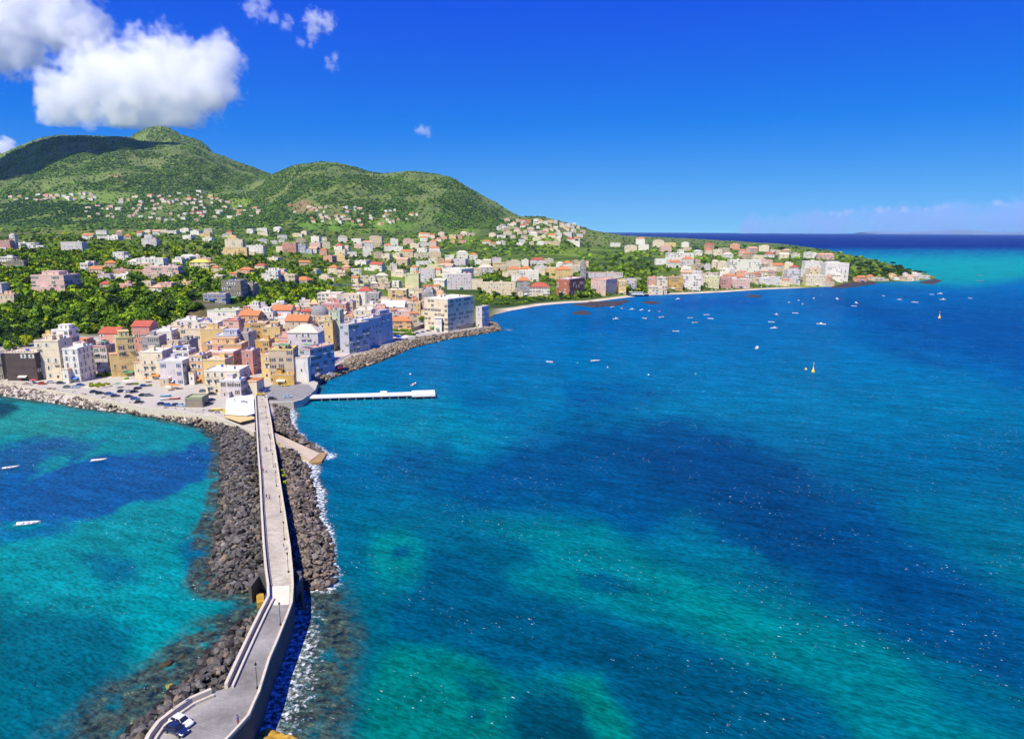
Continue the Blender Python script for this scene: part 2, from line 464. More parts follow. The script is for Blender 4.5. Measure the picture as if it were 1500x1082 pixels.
# ------------------------------------------------------------------ sea: colour of the water over sand, sea grass and depth
SEA_PATCH = [  # (outline on the photograph, colour in 0..255, softness, noise)
    ([(-800, 330), (2300, 330), (2300, 366), (-800, 366)], (0, 32, 132), 4, 1),
    ([(1100, 366), (2300, 366), (2300, 378), (1150, 378), (1140, 370)], (2, 100, 165), 5, 2),
    ([(1180, 374), (2300, 379), (2300, 400), (1500, 408), (1420, 420), (1250, 410)], (14, 158, 172), 10, 4),
    ([(440, 585), (640, 590), (760, 640), (640, 690), (520, 660), (440, 620)], (0, 136, 170), 40, 20),
    ([(1180, 430), (1520, 440), (1700, 620), (1500, 560), (1300, 500)], (0, 84, 160), 40, 20),
    ([(1000, 436), (1120, 438), (1130, 450), (960, 452)], (0, 92, 176), 9, 6),
    ([(860, 470), (1000, 476), (960, 492), (850, 486)], (0, 98, 172), 10, 8),
    ([(560, 640), (640, 640), (700, 690), (760, 650), (860, 610), (960, 610), (1090, 640), (1260, 740), (1540, 900), (1700, 1100), (1400, 1000), (1160, 840), (1010, 760), (900, 790), (830, 740), (700, 740), (560, 700)], (0, 80, 138), 42, 34),
    ([(900, 650), (1060, 660), (1230, 760), (1400, 880), (1300, 880), (1080, 760)], (0, 66, 124), 40, 24),
    ([(820, 560), (980, 575), (960, 600), (830, 590)], (0, 92, 156), 20, 16),
    ([(660, 560), (740, 570), (760, 600), (690, 600)], (0, 104, 160), 20, 16),
    ([(690, 765), (767, 767), (873, 770), (927, 800), (1007, 840), (1087, 880), (1167, 907), (1267, 940), (1367, 973), (1500, 1027), (1600, 1100), (1500, 1140), (1290, 1140), (1247, 1080), (1207, 1020), (1140, 993), (1060, 953), (967, 920), (847, 887), (753, 860), (740, 845), (785, 825), (720, 800)], (0, 118, 140), 20, 16),
    ([(940, 830), (1010, 860), (1100, 905), (1180, 960), (1130, 965), (1040, 920)], (0, 132, 146), 22, 16),
    ([(1330, 960), (1500, 1020), (1600, 1060), (1500, 1090), (1380, 1040)], (0, 98, 140), 26, 20),
    ([(625, 795), (700, 790), (753, 860), (847, 887), (967, 920), (1060, 953), (1140, 993), (1207, 1020), (1247, 1080), (1250, 1140), (940, 1140), (925, 1060), (880, 990), (800, 985), (760, 1000), (667, 953), (567, 940), (560, 885), (610, 860)], (0, 86, 128), 18, 20),
    ([(700, 900), (900, 930), (1050, 1000), (1100, 1080), (980, 1060), (800, 960)], (0, 78, 118), 30, 20),
    ([(540, 770), (600, 770), (625, 800), (612, 845), (565, 868), (535, 830)], (0, 132, 146), 18, 12),
    ([(573, 798), (607, 797), (605, 818), (575, 820)], (0, 90, 130), 7, 7),
    ([(850, 845), (885, 840), (930, 862), (900, 872), (860, 862)], (0, 92, 130), 9, 10),
    ([(640, 760), (740, 778), (800, 815), (740, 830), (660, 800)], (0, 92, 130), 16, 22),
    ([(560, 945), (667, 955), (760, 1000), (740, 1060), (780, 1140), (530, 1140)], (0, 116, 122), 18, 20),
    ([(752, 1020), (800, 1005), (865, 1020), (880, 1080), (900, 1140), (790, 1140), (750, 1075)], (0, 76, 106), 14, 16),
    ([(820, 990), (880, 985), (885, 1012), (925, 1060), (935, 1140), (885, 1140), (852, 1040)], (0, 122, 126), 14, 12),
    ([(660, 985), (720, 1000), (740, 1025), (690, 1030)], (0, 86, 112), 12, 14),
    ([(685, 1040), (715, 1035), (708, 1055), (685, 1058)], (0, 84, 108), 8, 10),
    ([(480, 870), (560, 880), (570, 940), (540, 960), (480, 930)], (0, 96, 126), 22, 20),
    # the bay on the other side of the bridge
    ([(-900, 560), (130, 575), (300, 625), (345, 700), (345, 880), (240, 1040), (150, 1200), (-900, 1200)], (0, 140, 160), 14, 6),
    ([(-900, 575), (30, 588), (130, 600), (200, 612), (90, 640), (20, 640), (-900, 660)], (30, 142, 146), 14, 8),
    ([(-300, 588), (20, 588), (28, 600), (0, 610), (-300, 620)], (10, 72, 96), 6, 6),
    ([(-200, 655), (20, 655), (80, 641), (150, 642), (130, 655), (60, 670), (40, 690), (-10, 700), (-200, 720)], (18, 92, 152), 8, 13),
    ([(-300, 735), (40, 708), (100, 690), (165, 672), (230, 662), (315, 640), (326, 668), (300, 712), (262, 732), (190, 745), (160, 762), (90, 768), (30, 764), (-300, 790)], (4, 88, 160), 9, 22),
    ([(-100, 770), (30, 770), (110, 768), (110, 782), (20, 792), (-100, 800)], (0, 108, 164), 9, 10),
    ([(105, 810), (150, 800), (205, 825), (200, 850), (150, 846)], (0, 106, 146), 16, 18),
    ([(-100, 880), (100, 890), (180, 930), (180, 1010), (160, 1120), (-100, 1120)], (0, 98, 128), 40, 30),
    ([(262, 800), (320, 780), (310, 850), (280, 850)], (0, 98, 142), 14, 12),
]
SEA_BASE_Y = [340, 380, 440, 520, 600, 680, 760, 860, 1000, 1200]
SEA_BASE_C = np.array([lin(*c) for c in [(2, 60, 150), (2, 112, 176), (0, 108, 182), (0, 114, 178), (0, 116, 166), (0, 100, 154), (0, 106, 146), (0, 106, 138), (0, 104, 130), (0, 104, 128)]])

# grid that is fine near the camera: the shore rocks and the sea grass have small shapes there
nu, ny = 620, 520
ug = np.sort(np.concatenate([np.linspace(-1.9, -1.0, 30, endpoint=False), np.linspace(-1.0, 0.95, nu - 60), np.linspace(0.96, 1.9, 30)]))
th = np.linspace(math.atan(H / 36.0), math.atan(H / 38000.0), ny)
yg = H / np.tan(th)
U2, Y2 = np.meshgrid(ug, yg)
X2 = U2 * Y2
spx, spy = project(X2, Y2, np.zeros_like(X2))
col = np.stack([np.interp(spy, SEA_BASE_Y, SEA_BASE_C[:, k]) for k in range(3)], -1)
n_big = fbm(X2 / 40.0, Y2 / 55.0, 5, 41) + 0.7 * fbm(X2 / 9.0, Y2 / 14.0, 4, 44) + .35 * fbm(X2 / 3.0, Y2 / 4.5, 3, 46)
for poly, c, soft, amp in SEA_PATCH:
    sd = poly_sd(spx, spy, poly) + n_big * amp * 2.4
    m_ = sstep(-soft, soft, sd)[..., None]
    col = col * (1 - m_) + lin(*c) * m_
var = 1 + 0.28 * fbm(X2 / 25.0, Y2 / 60.0, 5, 47)
col = np.clip(col * var[..., None] * 0.74, 0, 1)
col *= np.interp(spy, [380, 440, 700, 860], [1, .92, .94, 1])[..., None]
col[..., 2] *= np.interp(spy, [440, 600, 760, 1000], [.86, .84, .78, .75])

# shallow rocky bottom and foam, from the distance to the heaps of boulders
ROCK_L = [(198, 599), (260, 609), (300, 622), (318, 640), (322, 665), (320, 690), (322, 720), (316, 760), (310, 800), (303, 840), (308, 860), (330, 868), (388, 872), (388, 840), (378, 700), (372, 626), (330, 612), (260, 602)]
ROCK_R = [(394, 590), (421, 598), (426, 619), (433, 631), (448, 643), (467, 655), (476, 664), (452, 677), (457, 689), (453, 698), (462, 716), (466, 741), (472, 765), (483, 787), (489, 811), (494, 837), (492, 852), (478, 863), (440, 864), (430, 840), (412, 700), (400, 637)]
ROCK_B = [(376, 905), (352, 908), (336, 920), (307, 950), (286, 974), (262, 1000), (240, 1019), (214, 1046), (168, 1085), (130, 1130), (190, 1130), (235, 1064), (280, 1028), (325, 1010), (378, 908)]
BRIDGE_R = [(430, 850), (446, 900), (424, 960), (395, 1045), (372, 1085), (350, 1120), (300, 1120), (360, 1010), (400, 900)]
def world_poly(pp, z=0.3):
    q = P(np.array([a for a, b in pp], float), np.array([b for a, b in pp], float), z)
    return q[:, :2]
WL, WR, WB = world_poly(ROCK_L), world_poly(ROCK_R), world_poly(ROCK_B)
WBR = world_poly(BRIDGE_R)
near = Y2 < 420
dl = np.full(X2.shape, -999.0); dr = dl.copy(); db = dl.copy(); dbr = dl.copy()
dl[near] = poly_sd(X2[near], Y2[near], WL); dr[near] = poly_sd(X2[near], Y2[near], WR); db[near] = poly_sd(X2[near], Y2[near], WB); dbr[near] = poly_sd(X2[near], Y2[near], WBR)
dcoast = poly_sd(X2, Y2, COAST)
wob = n_big * 7
shallow = np.maximum.reduce([sstep(-6, -0.5, dl + wob), sstep(-5, -0.5, dr + wob) * .8, sstep(-15, -1, db + wob * 1.6), sstep(-17, -5, dbr + wob * 1.2)])
cs = sstep(-7, 0, dcoast + wob * .5) * (Y2 < 700)
shallow = np.maximum(shallow, cs * 0.55)
foam = np.maximum.reduce([np.maximum(sstep(-8.5, 0.5, dr + wob * 1.0), sstep(-6.0, -1.6, dr + wob * .6) * .95), sstep(-3.2, 0.2, dl + wob * .4) * .5, sstep(-3.0, 0.3, db + wob * .3) * .4, sstep(-18, 2, dbr + wob * 1.2) * .92])
foam = np.maximum(foam, sstep(-4.0, 0.2, dcoast + wob * .3) * .62 * (Y2 > 300))
tipx, tipy = P(np.array([478.]), np.array([668.]))[0, :2]
foam = np.maximum(foam, 1.0 - sstep(2, 9, np.hypot(X2 - tipx, Y2 - tipy)))
tipx, tipy = P(np.array([745.]), np.array([483.]))[0, :2]
foam = np.maximum(foam, 0.8 - sstep(2, 12, np.hypot(X2 - tipx, (Y2 - tipy) * .6)))

m, n, l, b = new_mat('sea_water')
geo = n.new('ShaderNodeNewGeometry')
def noise(scale, det=4, rough=.55, stretch=None, rot=0.0):
    t = n.new('ShaderNodeTexNoise'); t.inputs['Scale'].default_value = scale; t.inputs['Detail'].default_value = det; t.inputs['Roughness'].default_value = rough
    if stretch:
        mp = n.new('ShaderNodeMapping'); mp.inputs['Scale'].default_value = stretch
        m0 = n.new('ShaderNodeMapping'); m0.inputs['Rotation'].default_value = (0, 0, rot)     # turn first, then stretch along the crests
        l.new(geo.outputs['Position'], m0.inputs['Vector']); l.new(m0.outputs[0], mp.inputs['Vector']); l.new(mp.outputs[0], t.inputs['Vector'])
    else: l.new(geo.outputs['Position'], t.inputs['Vector'])
    return t
def math_(op, a, b_=None, c=None):
    t = n.new('ShaderNodeMath'); t.operation = op
    for i, v in enumerate((a, b_, c)):
        if v is None: continue
        if isinstance(v, (int, float)): t.inputs[i].default_value = v
        else: l.new(v, t.inputs[i])
    return t.outputs[0]
def ramp(v, a, b_, lo=0.0, hi=1.0):
    t = n.new('ShaderNodeMapRange'); t.interpolation_type = 'SMOOTHSTEP'
    l.new(v, t.inputs[0]); t.inputs[1].default_value = a; t.inputs[2].default_value = b_; t.inputs[3].default_value = lo; t.inputs[4].default_value = hi
    return t.outputs[0]
def mix(f, a, b_):
    t = n.new('ShaderNodeMix'); t.data_type = 'RGBA'
    l.new(f, t.inputs[0]) if not isinstance(f, float) else None
    for i, v in ((6, a), (7, b_)):
        if isinstance(v, tuple): t.inputs[i].default_value = (*v, 1)
        else: l.new(v, t.inputs[i])
    return t.outputs[2]
a1 = n.new('ShaderNodeAttribute'); a1.attribute_name = 'bottom'
a2 = n.new('ShaderNodeAttribute'); a2.attribute_name = 'shallow'
a3 = n.new('ShaderNodeAttribute'); a3.attribute_name = 'foam'
# mottled rocky bottom seen through thin water
mot = noise(0.48, 7, .74)
r = n.new('ShaderNodeValToRGB'); cr = r.color_ramp
cr.elements[0].position = .36; cr.elements[0].color = (.006, .012, .022, 1)
cr.elements[1].position = .66; cr.elements[1].color = (.20, .22, .11, 1)
for p_, c_ in ((.44, (.012, .035, .045)), (.50, (.055, .055, .03)), (.56, (.02, .10, .10)), (.60, (.09, .08, .035))):
    e = cr.elements.new(p_); e.color = (*c_, 1)
l.new(mot.outputs[0], r.inputs[0])
shf = math_('MULTIPLY', ramp(a2.outputs['Fac'], 0, .7), ramp(noise(0.2, 4).outputs[0], .26, .52))
c1 = mix(shf, a1.outputs['Color'], r.outputs[0])
# light and dark sides of the wind ripples, put into the water colour
w1 = noise(0.55, 4, .6, (1.0, 2.6, 1), 0.5); w2 = noise(0.11, 4, .6, (1.0, 3.4, 1), 0.42)
w3 = noise(0.028, 5, .62, (1.0, 4.2, 1), 0.36)
k = math_('MULTIPLY', ramp(w2.outputs[0], .3, .7, .76, 1.2), ramp(w3.outputs[0], .3, .7, .84, 1.14))
k2 = ramp(w1.outputs[0], .3, .7, .64, 1.34)
sc = n.new('ShaderNodeVectorMath'); sc.operation = 'SCALE'
l.new(c1, sc.inputs[0]); l.new(math_('MULTIPLY', k, k2), sc.inputs['Scale'])
# foam: lacy near the rocks, rare white caps in the open
lace = noise(0.9, 7, .72)
thr = math_('MULTIPLY_ADD', a3.outputs['Fac'], -.42, .80)
fm = n.new('ShaderNodeMapRange'); fm.interpolation_type = 'SMOOTHSTEP'
l.new(lace.outputs[0], fm.inputs[0]); l.new(thr, fm.inputs[1]); l.new(math_('ADD', thr, .24), fm.inputs[2])
gate = ramp(a3.outputs['Fac'], .02, .15)
f1 = math_('MULTIPLY', fm.outputs[0], gate)
cap = noise(0.75, 3, .6, (1.0, 3.0, 1), 0.5); capm = noise(0.035, 3, .6)
f2 = math_('MULTIPLY', ramp(cap.outputs[0], .67, .72), ramp(capm.outputs[0], .49, .58))
fo = math_('MAXIMUM', f1, f2)
c2 = mix(fo, sc.outputs[0], (.82, .86, .88))
# light from the water body, and a weak mirror: the photograph was taken through a polariser
n.remove(b)
dif = n.new('ShaderNodeBsdfDiffuse'); glo = n.new('ShaderNodeBsdfGlossy'); mxs = n.new('ShaderNodeMixShader')
l.new(c2, dif.inputs['Color']); glo.inputs['Roughness'].default_value = .16; glo.inputs['Color'].default_value = (1, 1, 1, 1)
fr = n.new('ShaderNodeFresnel'); fr.inputs['IOR'].default_value = 1.33
fac = math_('MINIMUM', math_('MULTIPLY', fr.outputs[0], .35), .05)
l.new(math_('MULTIPLY', fac, math_('SUBTRACT', 1.0, fo)), mxs.inputs[0])
l.new(dif.outputs[0], mxs.inputs[1]); l.new(glo.outputs[0], mxs.inputs[2])
l.new(mxs.outputs[0], n['Material Output'].inputs['Surface'])
h1 = math_('ADD', math_('MULTIPLY', w1.outputs[0], .5), math_('MULTIPLY', noise(1.7, 3, .6, (1.0, 1.9, 1), .6).outputs[0], .22))
h2 = math_('ADD', h1, math_('MULTIPLY', w2.outputs[0], 1.1))
bp = n.new('ShaderNodeBump'); bp.inputs['Strength'].default_value = .55; bp.inputs['Distance'].default_value = .9
l.new(h2, bp.inputs['Height']); [l.new(bp.outputs[0], q_.inputs['Normal']) for q_ in (dif, glo)]
idx = np.arange(nu * ny).reshape(ny, nu)
fc = np.stack([idx[:-1, :-1], idx[:-1, 1:], idx[1:, 1:], idx[1:, :-1]], -1).reshape(-1, 4)
# nothing of the sea is needed deep under the island
drop = (dcoast > 40).ravel()[fc].all(1) & (DG is not None)
V = np.stack([X2, Y2, np.zeros_like(X2)], -1).reshape(-1, 3)
sea = link('sea_water', np_mesh('sea_water', V, fc[~drop], [m], smooth=True, attrs={'bottom': col.reshape(-1, 3), 'shallow': shallow.ravel(), 'foam': foam.ravel()}))
tag(sea, kind='structure')
# ------------------------------------------------------------------ causeway, quay, slipway, pier
STONE_LIGHT = plain('pale_stone', (0.58, 0.51, 0.39), .85, var=.25, scale=.8)
STONE_GREY = plain('grey_stone', (0.26, 0.245, 0.23), .9, var=.3, scale=.6)
STONE_DARK = plain('dark_wall_stone', (0.10, 0.092, 0.088), .92, var=.4, scale=.5)
CONCRETE = plain('fresh_concrete', (0.68, 0.60, 0.46), .85, var=.12, scale=.5)
ASPHALT = plain('asphalt', (0.25, 0.24, 0.225), .9, var=.3, scale=.3)
OCHRE = plain('ochre_ledge', (0.42, 0.25, 0.035), .9, var=.45, scale=.9)
IRON = plain('black_iron', (0.015, 0.015, 0.017), .5, var=.1)

def paving(name='deck_paving', c1=(.52, .465, .36), c2=(.44, .39, .30), cm=(.30, .265, .21), sc_=.16, lo=.68):
    m, n, l, b = new_mat(name)
    geo = n.new('ShaderNodeNewGeometry')
    mp = n.new('ShaderNodeMapping'); mp.inputs['Rotation'].default_value = (0, 0, .35)
    l.new(geo.outputs['Position'], mp.inputs['Vector'])
    br = n.new('ShaderNodeTexBrick'); br.inputs['Scale'].default_value = 1.0
    br.inputs['Color1'].default_value = (*c1, 1); br.inputs['Color2'].default_value = (*c2, 1); br.inputs['Mortar'].default_value = (*cm, 1)
    br.inputs['Mortar Size'].default_value = .018; br.inputs['Brick Width'].default_value = .9; br.inputs['Row Height'].default_value = .5
    l.new(mp.outputs[0], br.inputs['Vector'])
    a = n.new('ShaderNodeTexNoise'); a.inputs['Scale'].default_value = sc_; a.inputs['Detail'].default_value = 8; a.inputs['Roughness'].default_value = .7
    l.new(geo.outputs['Position'], a.inputs['Vector'])
    r = n.new('ShaderNodeMapRange'); r.inputs[1].default_value = .3; r.inputs[2].default_value = .7; r.inputs[3].default_value = lo; r.inputs[4].default_value = 1.22
    l.new(a.outputs[0], r.inputs[0])
    v = n.new('ShaderNodeVectorMath'); v.operation = 'SCALE'
    l.new(br.outputs[0], v.inputs[0]); l.new(r.outputs[0], v.inputs['Scale']); l.new(v.outputs[0], b.inputs['Base Color'])
    b.inputs['Roughness'].default_value = .9; b.inputs['Specular IOR Level'].default_value = .15
    return m
PAVING = paving()

STATIONS = [((373, 580), (391, 580), 4.0), ((375, 620), (398, 620), 4.4), ((377, 660), (404, 660), 4.8), ((380, 700), (410, 700), 5.2), ((382, 750), (418, 750), 5.6),
            ((385, 803), (426, 803), 5.9), ((388, 838), (429.5, 838), 6.0), ((391, 860), (430.5, 858), 6.0), ((391.5, 878), (429, 884), 6.0), ((380, 900), (423, 901), 6.0),
            ((362, 937), (408, 939), 6.0), ((346, 971), (396, 967), 6.0), ((329, 1008), (381, 1016), 6.0), ((309, 1014), (374, 1031), 6.0), ((279, 1027), (366, 1050), 6.0),
            ((254, 1044), (352, 1066), 6.0), ((230, 1063), (337, 1082), 6.0), ((216, 1082), (322, 1097), 6.0), ((200, 1115), (302, 1130), 6.0), ((195, 1180), (284, 1185), 6.0)]
SL = [Vector(P(*a, z)) for a, b, z in STATIONS]; SR = [Vector(P(*b, z)) for a, b, z in STATIONS]

def rail(line, side, off, thick, h, base_drop=0.3, m=0, mb=None):
    """a wall that follows a line of points, OFF metres inside it; side +1: inside is to the right of travel"""
    mb = mb or MB(); n = len(line); A = []; B = []
    for i in range(n):
        d = (line[min(i + 1, n - 1)] - line[max(i - 1, 0)]); d.z = 0; d.normalize()
        nr = Vector((d.y, -d.x, 0)) * side
        A.append(line[i] + nr * off); B.append(line[i] + nr * (off + thick))
    secs = [[(a.x, a.y, a.z - base_drop), (b.x, b.y, b.z - base_drop), (b.x, b.y, b.z + h), (a.x, a.y, a.z + h)] for a, b in zip(A, B)]
    return mb.loft(secs, m)

causeway = empty('causeway', SL[8], label='long stone causeway between two heaps of dark boulders, walled on both sides', cat='causeway')
W0 = causeway.location
def rel(mb): mb.v = [(x - W0.x, y - W0.y, z - W0.z) for x, y, z in mb.v]; return mb
mb = MB()
mb.loft([[(a.x, a.y, -3), (b.x, b.y, -3), (b.x, b.y, b.z), (a.x, a.y, a.z)] for a, b in zip(SL, SR)])
deck_mesh = rel(mb)
# only the top is paved, the flanks are dark masonry
ycut = (SL[8].y + SR[8].y) / 2 - W0.y
deck_mesh.m = [(0 if sum(mb.v[i][1] for i in f) / len(f) > ycut else 2) if min(mb.v[i][2] + W0.z for i in f) > 2 else 1 for f in mb.f]
WORN = paving('worn_paving', (.36, .335, .30), (.31, .29, .26), (.24, .22, .20), .10, .5)
deck_mesh.build('deck', [PAVING, STONE_DARK, WORN], causeway)
rel(rail(SL[:13], -1, 0.0, .55, 1.0, .2)).build('parapet', STONE_LIGHT, causeway)
rel(rail(SL[13:], -1, 0.0, .6, 1.0, .2)).build('parapet', STONE_LIGHT, causeway)
rel(rail(SR, 1, 0.0, .45, .55, .2)).build('parapet', STONE_LIGHT, causeway)
rel(rail(SL[8:13], -1, 1.15, .4, .5, .1)).build('bench', STONE_LIGHT, causeway)
rel(rail(SL[13:], -1, 1.2, .4, .5, .1)).build('bench', STONE_LIGHT, causeway)
rel(rail(SL[:8], -1, .85, .22, .3, .1)).build('kerb', STONE_GREY, causeway)
mb = MB()
q = [P(396, 858, 6.008), P(424, 857, 6.008), P(423, 885, 6.008), P(394, 886, 6.008)]
mb.prism([(p[0], p[1]) for p in q], 5.95, 6.012)
rel(mb).build('concrete_slab', CONCRETE, causeway)
# cross walls in dark stone, standing in for shaded openings where the boulders end
for sx, x0, x1, yy in ((-1, 377, 388, 838), (1, 430, 441, 838)):
    a, b_ = Vector(P(x0, yy, 5.0)), Vector(P(x1, yy, 5.0))
    mb = MB().box(a.x, b_.x, a.y, a.y + .7, -2, 5.0)
    x_ = a.x if sx < 0 else b_.x
    mb.box(x_ - .35, x_ + .35, a.y - 5.0, a.y - .003, -2, 4.2)
    rel(mb).build('recess_wall', STONE_DARK, causeway)
for q4 in ([(375, 868), (386, 868), (387, 880), (376, 882)], [(440, 866), (444, 866), (446, 884), (443, 884)]):
    q = [P(a, b_, 1.5) for a, b_ in q4]
    mb = MB().prism([(p[0], p[1]) for p in q], -1.5, 1.4)
    rel(mb).build('footing', OCHRE, causeway)

# rocky ochre ledge at the foot of the near end
from mathutils import noise as MN
def rocky_slab(name, px, z, mat, label, cat, h=.7):
    pts = P(np.array([p[0] for p in px], float), np.array([p[1] for p in px], float), z)[:, :2]
    lo, hi = pts.min(0), pts.max(0); nx = 40; nyy = 40
    X, Y = np.meshgrid(np.linspace(lo[0] - 2, hi[0] + 2, nx), np.linspace(lo[1] - 2, hi[1] + 2, nyy))
    sd = poly_sd(X, Y, pts) + fbm(X / 1.8, Y / 1.8, 3, 77) * 2.2
    Z = np.clip(sd * 1.1, -1.5, h) + fbm(X / 1.1, Y / 1.1, 4, 78) * h * 1.1
    idx = np.arange(nx * nyy).reshape(nyy, nx)
    fc = np.stack([idx[:-1, :-1], idx[:-1, 1:], idx[1:, 1:], idx[1:, :-1]], -1).reshape(-1, 4)
    fc = fc[(sd > -1.5).ravel()[fc].any(1)]
    c = np.array([(lo[0] + hi[0]) / 2, (lo[1] + hi[1]) / 2, 0])
    o = link(name, np_mesh(name, np.stack([X, Y, Z], -1).reshape(-1, 3) - c, fc, [mat]), None, c)
    return tag(o, label, cat)
rocky_slab('rock_ledge', [(372, 1090), (380, 1064), (394, 1058), (410, 1066), (432, 1072), (452, 1084), (460, 1110), (400, 1130)], .8, OCHRE, 'flat ochre rock ledge with surf around it at the foot of the causeway wall', 'rock', 1.0)
REEF = plain('reef_rock', (0.05, 0.04, 0.04), .9, var=.4, scale=.5)
for px, lab in (([(837, 458), (850, 454.5), (862, 456), (865, 459.5), (850, 460.5)], 'low dark reef awash off the small beach below the brick hotel'),
                ([(1091, 433.5), (1103, 431.6), (1117, 433.4), (1108, 435.4)], 'low dark reef awash off the middle of the long beach'),
                ([(938, 443), (952, 440.8), (967, 442.8), (955, 445.2)], 'low dark reef awash near the blue moored passenger boat')):
    rocky_slab('reef', px, .5, REEF, lab, 'reef', .9)
rocky_slab('rock_spit', [(838, 446), (866, 442), (905, 441), (925, 439), (905, 447), (870, 449)], .8, REEF, 'rocky spit with flat dark stone in front of the brick hotel', 'rock', 1.3)
rocky_slab('rock_spit', [(1215, 421), (1240, 414), (1275, 412), (1285, 415), (1240, 421)], .8, REEF, 'dark rocky spit where the long beach ends', 'rock', 1.6)
rocky_slab('rock_spit', [(1345, 414), (1368, 408), (1380, 411), (1366, 416)], .8, REEF, 'dark rocks awash at the tip of the headland', 'rock', 1.4)

# quay with the parking place
QE = [(-260, 536), (-120, 549), (0, 562), (60, 571), (130, 582.5), (197, 595), (204, 597.5), (260, 604), (312, 612), (340, 622), (373.5, 634)]
qe = [Vector(P(a, b_, 3.5)) for a, b_ in QE]
back = [Vector(P(a, b_, 3.5)) for a, b_ in [(373.5, 612), (373.5, 590), (392, 590), (430, 588.5), (443, 585), (462, 571), (466, 560), (455, 556), (390, 548), (0, 533), (-260, 522)]]
poly = [(p.x, p.y) for p in qe + back]
tag(MB().prism(poly, -2.0, 3.55).build('quay', plain('quay_paving', (.45, .41, .34), .9, var=.22, scale=.12)), kind='structure')
q = [P(a, b_, 3.56) for a, b_ in [(393, 588), (430, 587), (443, 583.5), (461, 571), (452, 563), (420, 560), (399, 563), (376, 572), (375, 581), (392, 581)]]
tag(MB().prism([(p[0], p[1]) for p in q], 3.4, 3.575).build('road', ASPHALT), kind='structure')
sw = rail(qe, 1, -.5, .55, .75, 3.2)
o = sw.build('sea_wall', STONE_LIGHT); tag(o, 'long pale sea wall edging the quay above the tan boulders', 'sea wall')
# promenade along the other shore
PR = [(463, 551), (480, 539), (503, 524), (522, 517), (550, 509.5), (600, 496), (650, 489), (700, 481.5), (714, 479)]
pr = [Vector(P(a, b_, 3.5)) for a, b_ in PR]
mb = MB(); mb.loft([[(p.x - 10, p.y + 7, 1), (p.x + .5, p.y - .5, 1), (p.x + .5, p.y - .5, 3.7), (p.x - 10, p.y + 7, 3.7)] for p in pr])
tag(mb.build('promenade', plain('promenade_paving', (.50, .43, .37), .9, var=.2, scale=.2)), kind='structure')
o = rail(pr, 1, -.6, .5, .7, 2.0).build('sea_wall', STONE_LIGHT); tag(o, 'low pale sea wall along the promenade below the blue shaded houses', 'sea wall')

# slipway
q = [Vector(P(401, 633, 4.0)), Vector(P(405, 649, 4.0)), Vector(P(455, 674, .9)), Vector(P(469, 664, .9))]
mb = MB(); mb.add([(*q[0][:2], 4.0), (*q[1][:2], 4.0), (*q[2][:2], 1.0), (*q[3][:2], 1.0), (*q[0][:2], -2), (*q[1][:2], -2), (*q[2][:2], -2), (*q[3][:2], -2)],
                  [(0, 1, 2, 3), (0, 4, 5, 1), (1, 5, 6, 2), (2, 6, 7, 3), (3, 7, 4, 0), (7, 6, 5, 4)])
sl_ = empty('slipway', (0, 0, 0), label='pale concrete slipway running down through the boulders into the surf', cat='slipway')
mb.build('ramp', plain('slip_concrete', (.52, .42, .29), .9, var=.2, scale=.4), sl_)
q = [P(a, b_, .5) for a, b_ in [(453, 675), (469, 663.5), (479, 664), (471, 677), (457, 679)]]
MB().prism([(p[0], p[1]) for p in q], -1.5, .8).build('toe', plain('wet_concrete', (.36, .22, .08), .6, var=.3, scale=.5), sl_)

# jetty on piles
jt = empty('jetty', P(440, 581, 0), label='long white jetty on concrete piles with a wider head', cat='jetty')
J0 = jt.location
WHITEC = plain('white_concrete', (.78, .74, .68), .8, var=.08, scale=.3)
a, b_ = Vector(P(436, 580.5, 2.2)), Vector(P(603, 575, 2.2)); c_ = Vector(P(637, 574.5, 2.2))
ux = (c_ - a).normalized(); uy = Vector((-ux.y, ux.x, 0))
def jbox(mb, s0, s1, w0, w1, z0, z1):
    pts = [a + ux * s0 + uy * w0, a + ux * s1 + uy * w0, a + ux * s1 + uy * w1, a + ux * s0 + uy * w1]
    return mb.prism([(p.x - J0.x, p.y - J0.y) for p in pts], z0, z1)
Lj = (c_ - a).length; Lb = (b_ - a).length
jbox(MB(), -2, Lb - .004, -3.0, 2.2, 1.5, 2.3).build('deck', WHITEC, jt)
jbox(MB(), Lb, Lj, -5.2, 4.2, 1.4, 2.5).build('head', WHITEC, jt)
jbox(MB(), Lb * .72, Lb * .78, .6, 1.9, 2.3, 3.3).build('stair_block', WHITEC, jt)
DARKC = plain('pile_concrete', (.16, .16, .15), .9, var=.3)
k = 12.0
while k < Lj - 1:
    w = -4.3 if k > Lb else -2.4
    for ww in (w, -w - .9):
        p = a + ux * k + uy * ww
        link('pile', MB().tube((0, 0, -3), (0, 0, 1.52), .42, n=8).mesh('pile', DARKC), jt, (p.x - J0.x, p.y - J0.y, 0))
    k += 4.2

